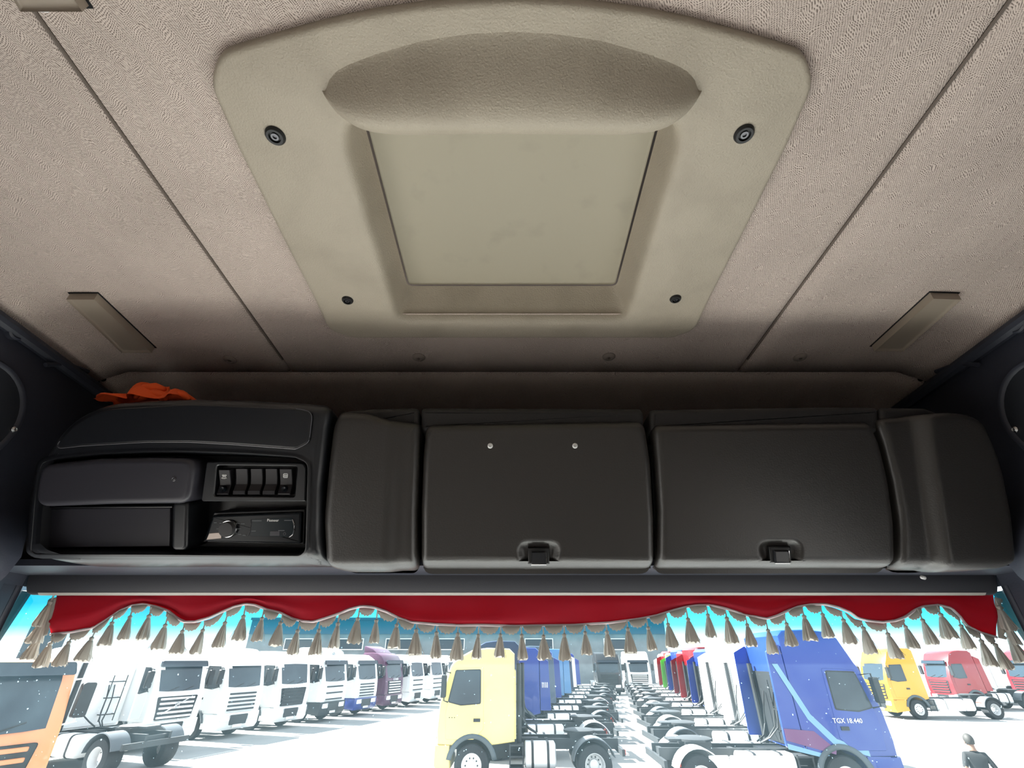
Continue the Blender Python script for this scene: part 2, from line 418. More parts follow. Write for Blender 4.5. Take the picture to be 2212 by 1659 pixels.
# ------------------------------------------------------------------ side walls, pillars, rear wall
def side_wall(sgn, name):
    ys = [-1.25, -.8, -.4, 0, .3, .5, .65, .8, .9, .98, 1.04, 1.1, 1.16, 1.22, 1.28, 1.34, 1.45]
    zs = [ZC-.16, ZC+.0, ZC+.04, ZC+.07, ZC+.1, ZC+.13, ZC+.16, ZC+.2, ZC+.24, ZC+.28, ZC+.32, ZC+.36, ZC+.4, ZC+.5, ZC+.58, ZC+.64, ZC+.68, ZC+.72, ZC+.80]
    def x(y, z):
        b = 1.195
        b += .02*max(0, min(1, (z-ZC-.60)/.1))                      # steps out below the headliner
        b -= .085*sstep(0, 1, 1-abs(z-ZC-.20)/.17)*sstep(.85, 1.08, y)   # swells in towards the console
        b += .05*sstep(1.10, 1.18, y)*(1-sstep(ZC+.2, ZC+.3, z)); b += .08*sstep(1.12, 1.18, y)*sstep(0, 1, 1-abs(z-ZC-.20)/.17)
        return sgn*b
    n = len(ys); mb = MB()
    def keep(y, z):
        return not (y > 1.19 and z < ZC+.16)                                           # windscreen opening
    vs = [(x(y, z), y, z) for z in zs for y in ys]; fs = []
    for j in range(len(zs)-1):
        for i in range(n-1):
            if keep((ys[i]+ys[i+1])/2, (zs[j]+zs[j+1])/2): fs.append((j*n+i, j*n+i+1, (j+1)*n+i+1, (j+1)*n+i))
    mb.add(vs, fs); wl = mb.build(name, 'wall', sharp=70); struct(wl, ('left' if sgn < 0 else 'right') + ' cab side wall of dark navy moulded plastic', 'wall')
    X = sgn*1.19
    mpw = lambda a, b, d: (sgn*(1.195-d), a, b)
    # ledge strip under the headliner
    l = MB().tube([(sgn*1.2, y, ceil_z(y)-.055-.01*max(0, y-.8)) for y in [-1.2+k*.2 for k in range(14)]], .017, 10).build('roof_ledge', 'wall', wl)
    MB().tube([(sgn*1.205, y, ceil_z(y)-.018) for y in [-1.2+k*.2 for k in range(14)]], .009, 8).build('headliner_gap', 'gap', wl)  # near-black tube drawn in for the dark gap above the wall
    # round recessed cover
    cy, cz, rr = .905, ZC+.475, .100
    circ = [(cy+rr*math.cos(2*math.pi*k/40), cz+rr*1.12*math.sin(2*math.pi*k/40)) for k in range(40)]
    starloft((cy, cz), [(circ, -.016, -.03), (circ, -.012, .004), (circ, -.008, .008), (circ, -.004, .008), (circ, 0, .006), (circ, .003, .002)], mpw, False, False, 80).build('ring', 'wall', wl)
    slab(circ, .003, -.02, 0, 1, mpw).build('round_cover', 'gasket2', wl)
    p = atX(30 if sgn < 0 else 2193, 928, sgn*1.19)
    MB().lathe([(.0075, .006), (.0075, -.002), (.004, -.005), (.0035, -.003), (.0001, -.003)], 16, 'X').build('screw', 'steel', wl).location = p
    if sgn > 0: wl.children[-1].scale.x = 1
    else: wl.children[-1].scale.x = -1
    p = atX(33 if sgn < 0 else 2200, 717 if sgn < 0 else 702, sgn*1.2)
    k = MB().lathe([(.020, .01), (.020, -.006), (.016, -.009), (.012, -.005), (.007, -.004), (.006, -.008), (.0001, -.008)], 20, 'X').build('plug', 'wall', wl); k.location = p; k.scale.x = -1 if sgn < 0 else 1
    # curved handle-like swage
    MB().tube([atX(u if sgn < 0 else 2212-u, v, sgn*1.192) for u, v in ((98, 788), (130, 786), (160, 792), (190, 803))], .006, 8).build('swage', 'wall', wl)
    # windscreen pillar trim, outside the glass edge
    mpp = lambda a, b, d: (sgn*(1.245-d), a, b)
    pil = [(1.09, ZC+.30), (1.12, ZC+.17), (1.19, ZC+.118), (1.225, ZC+.06), (1.24, ZC-.06), (1.25, ZC-.95), (1.27, ZC-.95), (1.27, ZC+.30)]
    slab(roundpoly(pil, [.02, .03, .03, .05, .3, .01, .01, .01], 5), -.002, -.06, .008, 4, mpp).build('pillar_trim', 'wall', wl)
    # door top frame below the wall
    return wl
wL = side_wall(-1, 'wall_left'); wR = side_wall(1, 'wall_right')
rw = MB().box((-1.22, -1.27, ZC-1.6), (1.22, -1.25, ZC+.85)).build('wall_rear', 'rearm'); struct(rw, 'rear cab wall behind the viewer', 'wall')  # added out of view to limit the inside light, pale for bounce
fw = MB().box((-1.22, 1.44, ZC+.17), (1.22, 1.46, ZC+.80)).build('wall_front', 'wall'); struct(fw, 'front cab wall behind the overhead console', 'wall')

# unseen lower cab, added to cut down the inside light: floor, door panels below the side windows, dashboard
fl_ = MB().box((-1.22, -1.27, ZC-1.62), (1.22, 1.3, ZC-1.58)).build('floor', 'floorm'); struct(fl_, 'cab floor', 'floor')
for i, sg in enumerate((-1, 1)):
    d_ = MB().box((sg*1.235-.02, -.1, ZC-1.58), (sg*1.235+.02, 1.25, ZC-1.0)).build('door_%d' % (i+1), 'wall'); struct(d_, 'lower cab door panel', 'door')
    d_ = MB().box((sg*1.235-.02, -1.27, ZC-1.58), (sg*1.235+.02, -.1, ZC-.04)).build('trim_%d' % (i+2), 'rearm'); struct(d_, 'unseen cab side panel, pale to bounce light', 'trim')
db = MB().loft([[(x, y, ZC+z) for y, z in ((.90, -.95), (.92, -.85), (1.0, -.82), (1.43, -.90), (1.43, -1.5), (.95, -1.5))] for x in (-1.2, -.6, 0, .6, 1.2)]).build('dashboard', 'dash'); tag(db, 'pale unseen dashboard bouncing light up to the console', 'dashboard')  # out of view; paleness chosen to brighten the undersides of the console
cp_ = MB().box((-1.24, 1.13, ZC+.186), (1.24, 1.45, ZC+.20)).build('trim_4', 'wall'); struct(cp_, 'board added over the windscreen header to stop light leaks', 'trim')  # added to keep windscreen light off the shelf and front ceiling
# windscreen
gl = empty('window_1', (0, 1.36, ZC+.1)); struct(gl, 'large windscreen with a blue-green shade band along its top', 'window')
GY = lambda z: 1.385 + (ZC+.14-z)*.10
M_ = MB(); a, b = ZC+.16, ZC-.95
g = M_.add([(-1.5, GY(a), a), (1.5, GY(a), a), (1.5, GY(b), b), (-1.5, GY(b), b)], [(0, 1, 2, 3)]).build('pane', 'glass'); g.parent = gl; g.matrix_parent_inverse = Matrix.Translation(-Vector((0, 1.36, ZC+.1)))
XI = lambda z: 1.325 + min(.14, .35*max(0, ZC+.13-z))
for s in (-1, 1):
    k = MB().loft([[(s*XI(z), GY(z)-.02, z), (s*1.255, 1.272, z), (s*1.30, 1.272, z), (s*(XI(z)+.08), GY(z)+.02, z), (s*XI(z), GY(z)+.01, z)] for z in (ZC+.16, ZC+.0, ZC-.2, ZC-.95)]).build('gasket', 'gasket')
    k.parent = gl; k.matrix_parent_inverse = Matrix.Translation(-Vector((0, 1.36, ZC+.1)))

# header trim under the console, with a painted highlight along its lower edge
tr = MB()
prof = [(1.268, .20), (1.268, .178), (1.270, .165), (1.276, .148), (1.279, .1435), (1.283, .1415), (1.290, .1415), (1.293, .145), (1.293, .20)]
xs_ = [-1.236, -1.231, -1.22] + [-1.1 + k*.2 for k in range(12)] + [1.22, 1.231, 1.236]
tr.loft([[(x*(1+.0*y), y, ZC + z + (.012 if abs(x) > 1.234 else (.004 if abs(x) > 1.23 else 0))) for y, z in prof] for x in xs_])
tr = tr.build('trim_1', 'header', sharp=50); struct(tr, 'dark header trim running along the top of the windscreen', 'trim')
MB().loft([[(x, y, ZC+z) for y, z in ((1.2765, .1455), (1.2825, .1403), (1.2905, .1405), (1.2905, .145))] for x in (-1.20, -.6, 0, .6, 1.20)]).build('lip', 'lip', tr)  # pale strip stands in for light caught on the rounded edge

# ================================================================== OVERHEAD CONSOLE (tilted face)
C0 = Vector((0, 1.104, ZC+.159)); Sv = Vector((0, -.132, .319)).normalized(); Nv = Vector((0, .319, .132)).normalized()
CROT = (math.atan2(.132, .319), 0, 0)       # local x right, y into the face, z up the face
def cl(u, v, d=0):
    p = atP(u, v, C0 + Nv*d, Nv) - C0
    return (p.x, p.dot(Sv))
def cle(name): return empty(name, C0, CROT)
def poly(pts, d=0): return [cl(u, v, d) for u, v in pts]

# shelf board behind everything
car = cle('console_carcass'); tag(car, 'black back board and shelf behind the overhead console fronts', 'console')
MB().box((-1.14, .125, -.01), (1.13, .14, .29)).build('back_board', 'gap', car)
def rail(e, pts):
    slab(roundpoly(poly(pts, .012), .012, 4), .012, .10, .010, 4, lambda a, b, d: (a, d, b - shear(d-.02, b))).build('top_rail', 'leather2', e)
RAIL0 = [(732, 890), (800, 883), (905, 881), (905, 932), (732, 932)]; RAIL3 = [(1903, 880), (2000, 882), (2050, 900), (2050, 940), (1903, 935)]
RAIL1 = [(909, 881), (1384, 883), (1391, 892), (1391, 932), (909, 932)]
RAIL2 = [(1404, 885), (1800, 879), (1899, 880), (1899, 935), (1404, 932)]
def lipmap(zb, w=.046, q=.060):
    return lambda a, b, d: (a, d + (q*((zb+w-b)/w)**2 if b < zb+w and d < .016 else 0), b)
def shear(d, b): return .414*max(0, d)*sstep(.24, .33, b)
def sstep(a, b, x): t = max(0, min(1, (x-a)/(b-a))); return t*t*(3-2*t)
def door(name, pts, rad, latch, label, d0=-.006, screws=(), rl=None):
    e = cle(name); tag(e, label, 'cupboard'); rail(e, rl)
    ol = roundpoly(poly(pts, d0), rad, 6); olb = roundpoly(poly(pts, d0), [max(r, .05) for r in rad], 8)
    lx, lz = cl(latch[0], latch[1], d0)
    # thumb dish
    w2, top, bot = .050, .030, -.028
    dish = roundpoly([(lx-w2, lz+top), (lx+w2, lz+top), (lx+w2*.72, lz+bot), (lx-w2*.72, lz+bot)], [.022, .022, .03, .03], 7)
    rings = [(ol, 0, .03), (ol, 0, .014)]
    for k in range(6):
        t = math.pi/2*k/5; rings.append((ol, .016*(1-math.cos(t)), d0 + .018*(1-math.sin(t))))
    rings += [(olb, .019, d0), (olb, .024, d0), (olb, .029, d0), (olb, .035, d0), (dish, -.011, d0), (dish, -.008, d0), (dish, -.004, d0+.0006), (dish, 0, d0+.003), (dish, .006, d0+.009), (dish, .014, d0+.012)]
    dr = starloft((lx, lz), rings, lipmap(min(q[1] for q in ol)), True, True, 140).build('door', 'leather', e, 45)
    # latch: housing, paddle, chrome edge
    hx, hz = .024, .0175
    slab([(lx-hx, lz-hz), (lx+hx, lz-hz), (lx+hx, lz+hz), (lx-hx, lz+hz)], d0+.003, d0+.014, .003, 3).build('latch_housing', 'black', dr)
    slab([(lx-hx+.008, lz-hz+.001), (lx+hx-.008, lz-hz+.001), (lx+hx-.008, lz+hz-.008), (lx-hx+.008, lz+hz-.008)], d0-.003, d0+.006, .002, 2).build('latch_paddle', 'latch', dr)
    z0 = lz-hz+.0005; MB().tube([(lx-hx+.007, d0-.003, z0), (lx+hx-.008, d0-.003, z0), (lx+hx-.008, d0-.003, lz+hz-.008)], .0008, 6).build('latch_edge', 'chrome', dr)
    for u, v in screws:
        x, z = cl(u, v, d0)
        s = MB().lathe([(.0062, .002), (.0062, -.0015), (.004, -.003), (.0026, -.003), (.0022, -.001), (.0001, -.001)], 18, 'Y').build('screw', 'white_screw', dr); s.location = (x, d0, z)
    xs = [q[0] for q in ol]; zs = [q[1] for q in ol]
    MB().box((min(xs)+.004, .031, min(zs)+.012), (max(xs)-.004, .115, max(zs)-.05)).build('body', 'gap', e)
    return e
door('storage_compartment', [(919, 918), (1394, 910), (1408, 1000), (1415, 1120), (1416, 1249), (908, 1249), (908, 1100), (912, 990)], [.02, .025, .3, .3, .028, .022, .3, .3], (1164, 1202), 'dark grey overhead locker door with two bright screws near its top', screws=((1059, 963), (1242, 963)), rl=RAIL1)
door('storage_compartment', [(1412, 918), (1885, 912), (1906, 960), (1925, 1040), (1937, 1130), (1940, 1232), (1925, 1247), (1424, 1249), (1425, 1100), (1418, 990)], [.02, .02, .1, .3, .3, .025, .04, .022, .3, .3], (1688, 1199), 'dark grey overhead locker door with creased vinyl next to the blank end panel', rl=RAIL2)

def softpanel(name, ol, c, d0, fold, r, back, m, e):
    """one moulded panel with a soft fold; fold(x, z) gives extra relief towards the viewer"""
    lm = lipmap(min(q[1] for q in ol)); LM = lambda a, d, b: lm(a, b, d)
    specs = [(ol, 0, back), (ol, 0, d0+r)]
    for k in range(1, 6):
        t = math.pi/2*k/5; specs.append((ol, r*(1-math.cos(t)), d0 + r*(1-math.sin(t))))
    ctr = lambda s: [(c[0]+(x-c[0])*s, c[1]+(z-c[1])*s) for x, z in inset(ol, r)]
    for k in range(1, 16): specs.append((ctr(1-k/16), 0, d0))
    return starloft(c, specs, lambda a, b, d: LM(a, d - (fold(a, b) if d < back-.001 else 0), b), False, True, 140).build(name, m, e, 60)
bp = cle('blank_console'); tag(bp, 'narrow blank grey console panel between radio console and first locker', 'console panel')
ol = roundpoly(poly([(735, 891), (795, 893), (840, 908), (905, 915), (903, 1000), (899, 1100), (898, 1235), (888, 1251), (745, 1251), (707, 1228), (701, 1120), (712, 1000), (722, 920)], -.010), [.03, .05, .05, .012, .3, .3, .02, .02, .05, .04, .3, .3, .3], 5)
softpanel('panel', ol, cl(800, 1090, -.01), -.012, lambda x, z: .012*(1-sstep(cl(835, 1090)[0], cl(872, 1090)[0], x)), .018, .04, 'leather', bp)
rail(bp, RAIL0)
# end panel on the right
ep = cle('console_end'); tag(ep, 'blank dark end panel of the overhead console beside the right wall', 'console panel')
ol = roundpoly(poly([(1897, 905), (2050, 890), (2110, 905), (2150, 1000), (2172, 1110), (2182, 1210), (2160, 1232), (2090, 1243), (2020, 1251), (1950, 1251), (1950, 1130), (1935, 1040), (1915, 960)], -.004), [.02, .2, .06, .3, .3, .04, .04, .1, .1, .03, .3, .3, .3], 5)
softpanel('panel', ol, cl(2040, 1090), -.002, lambda x, z: .022*sstep(cl(1988, 1090)[0]-.02*(z-.15), cl(2020, 1090)[0]-.02*(z-.15), x), .016, .05, 'leather', ep)
rail(ep, RAIL3)
MB().lathe([(.004, .004), (.004, -.004), (.0001, -.005)], 12, 'Y').build('screw', 'white_screw', ep).location = (cl(1996, 1250, .03)[0], .032, cl(1996, 1250, .03)[1]+.002)

# ------------------------------------------------------------------ radio console (left unit)
DL = -.030
rc = cle('radio_console'); tag(rc, 'black overhead radio console with arched top, switch row and open tray', 'console')
out = poly([(55, 1190), (62, 1100), (78, 1020), (100, 965), (150, 905), (218, 872), (310, 864), (412, 861), (530, 864), (646, 870), (714, 876), (706, 924), (692, 1048), (690, 1148), (694, 1205), (704, 1246), (560, 1246), (400, 1245), (250, 1247), (160, 1245), (85, 1216)], DL)
out = roundpoly(out, [.03, .3, .3, .3, .2, .2, .3, .3, .3, .3, .04, .3, .3, .3, .06, .05, .3, .3, .3, .08, .06], 4)
opn = poly([(90, 1001), (130, 990), (220, 981), (318, 977), (420, 977), (530, 981), (636, 988), (664, 1000), (663, 1090), (659, 1190), (645, 1201), (500, 1200), (335, 1198), (74, 1197), (68, 1190), (77, 1081)], DL)
opn = roundpoly(opn, [.015, .2, .3, .3, .3, .3, .02, .02, .3, .015, .015, .3, .3, .01, .01, .3], 4)
cc = cl(370, 1090, DL); RLM = lipmap(min(q[1] for q in out), .060, .070)
rings = [(out, 0, .10), (out, 0, DL+.022)]
for k in range(6):
    t = math.pi/2*k/5; rings.append((out, .020*(1-math.cos(t)), DL + .022*(1-math.sin(t))))
rings += [(out, .024, DL), (out, .030, DL), (opn, -.012, DL), (opn, -.007, DL), (opn, -.004, DL-.0015), (opn, -.001, DL-.001), (opn, .001, DL+.003), (opn, .002, .050)]
starloft(cc, rings, lambda a, b, d: RLM(a, b - shear(d-DL-.022, b), d), True, True, 220).build('shell', 'plastic', rc, 40)
# dark upper flap set into the shell
fl = roundpoly(poly([(117, 970), (180, 963), (318, 955), (410, 955), (502, 960), (640, 970), (668, 956), (676, 890), (640, 882), (412, 873), (225, 884), (160, 915)], DL-.002), [.01, .2, .3, .3, .3, .02, .02, .02, .2, .3, .2, .2], 4)
slab(fl, DL-.0045, DL+.01, .004, 3).build('upper_flap', 'plastic', rc, 40)
MB().tube([(x, DL-.0035, z) for x, z in fl[:27]], .0011, 5).build('flap_edge', 'edge', rc)
# bulged cover over the tray
cov = roundpoly(poly([(92, 1003), (220, 990), (330, 988), (427, 990), (413, 1087), (240, 1089), (79, 1095)], DL+.002), [.03, .2, .3, .03, .03, .3, .03], 6)
slab(cov, DL-.006, .049, .012, 5).build('tray_cover', 'plastic2', rc, 40)
x, z = cl(376, 1035, DL-.006)
MB().lathe([(.0052, .001), (.0050, -.001), (.0038, -.0018), (.0030, -.0006), (.0018, -.0006), (.0001, -.0015)], 16, 'Y').build('cover_screw', 'socket', rc).location = (x, DL-.0062, z)
slab(poly([(104, 1099), (368, 1097), (366, 1180), (89, 1183)], .006), .006, .049, .002, 2).build('tray_back', 'plastic2', rc)
MB().tube([(cl(90, 1098, .0)[0], .004, cl(90, 1097, .0)[1]), (cl(370, 1095, 0)[0], .004, cl(370, 1095, 0)[1])], .0022, 6).build('tray_edge', 'plastic', rc)
slab(roundpoly(poly([(371, 1084), (406, 1084), (403, 1190), (369, 1190)], DL+.006), .013, 4), DL+.006, .049, .007, 5).build('divider_post', 'plastic', rc)
# switch housing
sh_o = roundpoly(poly([(446, 998), (655, 1001), (661, 1012), (659, 1083), (434, 1083)], DL+.010), [.004, .01, .01, .004, .006], 4)
sh_i = roundpoly(poly([(468, 1005), (642, 1007), (636, 1074), (462, 1072)], DL+.010), .006, 4)
d = DL+.010
starloft(cl(550, 1040, d), [(sh_o, 0, .049), (sh_o, 0, d+.002), (sh_o, .002, d), (sh_i, -.002, d), (sh_i, 0, d+.002), (sh_i, 0, d+.024)], lambda a, b, c: (a, c, b), False, True, 120).build('switch_housing', 'plastic', rc, 40)
def rocker(u0, u1, v0, v1, kind, icon=None):
    d = DL+.016; a = poly([(u0+3, v0), (u1, v0), (u1-4, v1), (u0-2, v1)], d)
    mb = MB(); x0t, x1t, x0b, x1b = a[0][0], a[1][0], a[3][0], a[2][0]; zt, zb = a[0][1], a[2][1]
    prof = [(0, .018), (0, .001), (.02, -.001), (.35, .0035), (.60, .0045), (.80, -.002), (.84, -.0045), (.97, -.0045), (1, .001), (1, .018)] if kind == 'blank' else [(0, .018), (0, -.002), (.03, -.004), (.5, .004), (.62, .005), (.95, -.003), (1, -.001), (1, .018)]
    rr = []
    for t, dd in prof:
        z = zt + (zb-zt)*t; xa, xb = x0t+(x0b-x0t)*t, x1t+(x1b-x1t)*t
        rr.append([(xa, d+dd, z), (xa+.0012, d+dd-.001, z), (xb-.0012, d+dd-.001, z), (xb, d+dd, z)])
    vs = [p for r in rr for p in r]; fs = []
    for k in range(len(rr)-1):
        for i in range(3): fs.append((k*4+i, k*4+i+1, k*4+i+5, k*4+i+4))
    n = len(rr)
    fs.append(tuple(k*4 for k in range(n))); fs.append(tuple(k*4+3 for k in range(n))[::-1])
    o = mb.add(vs, fs).build('rocker_switch', 'switch', rc, 25)
    cx = (x0b+x1b)/2
    if kind != 'blank':
        zz = zt+(zb-zt)*.78; MB().lathe([(.0075, .004), (.0075, -.002), (.0055, -.0065), (.0038, -.006), (.0001, -.0035)], 20, 'Y').build('indicator_lens', 'radio', o).location = (cx, d, zz)
        cx = (x0t+x1t)/2; zz = zt+(zb-zt)*.27; y = d-.0022; mb = MB()
        def bar(x0, z0, x1, z1, w=.0007): mb.tube([(cx+x0, y, zz+z0), (cx+x1, y, zz+z1)], w, 6)
        if icon == 'lamp':
            bar(-.0045, .003, .0045, .003); bar(-.0045, .003, -.003, -.0005); bar(.0045, .003, .003, -.0005); bar(-.003, -.0005, .003, -.0005); bar(-.002, .0014, .002, .0014)
            for q in (-.9, -.45, 0, .45, .9): bar(.0045*math.sin(q), -.0018-.001*math.cos(q), .0075*math.sin(q), -.0018-.0042*math.cos(q), .0005)
        else:
            fr = roundpoly([(-.0048, -.0042), (.0048, -.0042), (.0048, .0042), (-.0048, .0042)], .002, 3)
            for i in range(len(fr)): bar(*fr[i-1], *fr[i], .0007)
            bar(-.0035, .001, .0035, .001, .0009); bar(-.0032, -.0015, -.0015, -.0015, .0012); bar(.0015, -.0015, .0032, -.0015, .0012); bar(0, -.001, 0, -.0032, .0008)
        mb.build('icon', 'print', o)
rocker(472, 499, 1014, 1069, 'lamp', 'lamp')
rocker(507, 535, 1012, 1069, 'blank'); rocker(539, 567, 1012, 1069, 'blank'); rocker(571, 599, 1012, 1069, 'blank')
rocker(603, 632, 1012, 1069, 'lamp', 'box')

# ------------------------------------------------------------------ car radio
ra = cle('car_radio'); tag(ra, 'glossy black car radio with round silver-ringed knob below the switch row', 'radio')
d = DL+.026
face = roundpoly(poly([(464, 1112), (655, 1105), (653, 1173), (445, 1168)], d), .004, 4)
bez = roundpoly(poly([(460, 1107), (657, 1100), (655, 1177), (438, 1171)], d), .004, 4)
slab(bez, d+.003, .049, .002, 2).build('bezel', 'plastic', ra)
fp = slab(face, d-.008, d+.006, .004, 4).build('faceplate', 'radio', ra)
for i, j in ((0, 1),):
    b0, b1 = cl(440, 1169, d), cl(652, 1175, d); MB().tube([(b0[0], d-.001, b0[1]), (b1[0], d-.001, b1[1])], .0009, 6).build('trim_strip', 'chrome', ra)
wp = poly([(446, 1166), (452, 1152), (478, 1150), (478, 1163)], d-.009)
slab(wp, d-.0095, d-.006, .0005, 1).build('corner_button', 'chrome_dull', ra)
dd = d-.008
kx, kz = cl(495, 1142, dd)
k = MB().lathe([(.0195, .002), (.0195, -.004), (.0180, -.0065), (.0165, -.0065)], 36, 'Y', cap1=False).build('knob', 'chrome', ra); k.location = (kx, dd, kz)
MB().lathe([(.0165, -.004), (.0165, -.012), (.0150, -.0145), (.0001, -.0150)], 36, 'Y').build('knob_cap', 'knobcap', k)
dsp = roundpoly(poly([(545, 1121), (632, 1118), (634, 1148), (628, 1160), (540, 1158)], dd), .003, 3)
slab(dsp, dd-.0006, dd+.002, .0003, 1).build('display', 'display', ra)
arc = [cl(*p, dd) for p in ((632, 1122), (636, 1132), (636, 1145), (632, 1155), (625, 1160))]
MB().tube([(x, dd-.0012, z) for x, z in arc], .0013, 6).build('side_arc', 'chrome', ra)
arc = [cl(*p, dd) for p in ((542, 1122), (543, 1135), (541, 1147), (536, 1157))]
MB().tube([(x, dd-.0008, z) for x, z in arc], .0007, 6).build('display_edge', 'socket', ra)
for (u, v) in ((466, 1129), (478, 1130), (472, 1142), (515, 1130), (525, 1131), (518, 1142), (508, 1152), (518, 1154), (528, 1156)):
    x, z = cl(u, v, dd); slab(roundpoly([(x-.004, z-.0009), (x+.004, z-.0009), (x+.004, z+.0009), (x-.004, z+.0009)], .0008, 2), dd-.0011, dd+.001, .0004, 2).build('button', 'printdim', ra)
x, z = cl(594, 1152, dd); slab(roundpoly([(x-.011, z-.005), (x+.011, z-.005), (x+.011, z+.005), (x-.011, z+.005)], .001, 2), dd-.0012, dd+.001, .0005, 2).build('usb_cover', 'plastic2', ra)
x, z = cl(615, 1153, dd); MB().lathe([(.0035, .001), (.0035, -.0012), (.002, -.0012), (.0018, .0005), (.0001, .0005)], 14, 'Y').build('jack', 'plastic2', ra).location = (x, dd, z)
TM = Matrix.Rotation(R(90), 4, 'X')
x, z = cl(590, 1124, dd); text('lettering', 'Pioneer', .0085, 'print', ra, Matrix.Translation((x, dd-.0009, z)) @ TM, .0002)
for u, v, hw in ((555, 1125, .011), (622, 1124, .008), (608, 1146, .007), (548, 1147, .005)):
    x, z = cl(u, v, dd); MB().box((x-hw, dd-.0010, z-.0007), (x+hw, dd-.0004, z+.0007)).build('legend', 'printdim', ra)

# ------------------------------------------------------------------ orange cloth on the console shelf
def cloth():
    ol = [(222, 862), (245, 856), (270, 853), (290, 848), (300, 838), (312, 832), (330, 829), (352, 829), (370, 834), (378, 844), (395, 847), (408, 850), (410, 860)]
    yb = .985; base = atY(315, 868, yb); vs, fs = [], []
    nj = 15; top = []
    us = [222 + 188*i/40 for i in range(41)]
    for u in us:
        v = interp([(a, b) for a, b in ol], u); hz = atY(u, v, yb).z; lo = atY(u, 871, yb).z; x = atY(u, v, yb).x
        for j in range(nj):
            t = j/(nj-1); ang = math.pi*t
            hh = (hz-lo)*math.sin(ang)**.7
            cre = .006*math.sin(u*.16+5*t) * math.sin(ang) + .004*math.sin(u*.31 - 9*t)*math.sin(ang)
            vs.append((x + .006*math.sin(t*9+u*.07), yb - .035 + .11*t + .012*math.sin(u*.09+t*4), lo + hh + cre*min(1, (hz-lo)/.02)))
    for i in range(40):
        for j in range(nj-1):
            a = i*nj+j; fs.append((a, a+1, a+nj+1, a+nj))
    c = Vector((base.x, yb+.02, atY(315, 871, yb).z))
    e = empty('orange_cloth', c); tag(e, 'crumpled bright orange cloth lying on top of the radio console', 'cloth')
    o = MB().add(vs, fs).build('cloth', 'orange', e, 80, c)
    # two rolled folds in front
    for pts, r in (([(300, 862), (318, 850), (335, 847), (352, 852), (362, 860)], [.004, .010, .012, .010, .004]), ([(345, 862), (360, 852), (378, 850), (398, 852), (409, 860)], [.004, .009, .011, .009, .004]), ([(292, 858), (300, 846), (315, 837), (335, 834), (356, 838)], [.004, .010, .013, .012, .006])):
        P = [atY(u, v+3, yb-.012) - c for u, v in pts]; MB().tube(P, r, 10).build('fold', 'orange', e, 80)
cloth()

# ================================================================== VALANCE CURTAIN
CUT = [(103,1370),(130,1368),(158,1366),(202,1357),(233,1336),(258,1318),(284,1308),(310,1305),(336,1310),(362,1320),(383,1336),(403,1344),(427,1344),(455,1336),(481,1323),(507,1311),(533,1305),(552,1307),(577,1317),(603,1323),(629,1336),(655,1342),(681,1344),(707,1336),(733,1327),(758,1317),(784,1311),(810,1313),(836,1322),(862,1335),(888,1344),(939,1349),(991,1351),(1043,1351),(1106,1352),(1171,1351),(1236,1350),(1314,1346),(1378,1337),(1417,1330),(1455,1318),(1481,1311),(1507,1307),(1533,1307),(1558,1313),(1584,1320),(1610,1329),(1636,1333),(1654,1337),(1675,1331),(1701,1319),(1727,1310),(1752,1306),(1778,1306),(1804,1313),(1830,1324),(1846,1336),(1872,1342),(1898,1345),(1923,1342),(1949,1333),(1975,1318),(1996,1310),(2027,1307),(2053,1314),(2071,1331),(2086,1351),(2117,1366),(2151,1377)]
YV = 1.305
def yv(x, t): return YV + .006*math.sin(x*19)*t + .004*math.sin(x*43+1)*t - .004*t
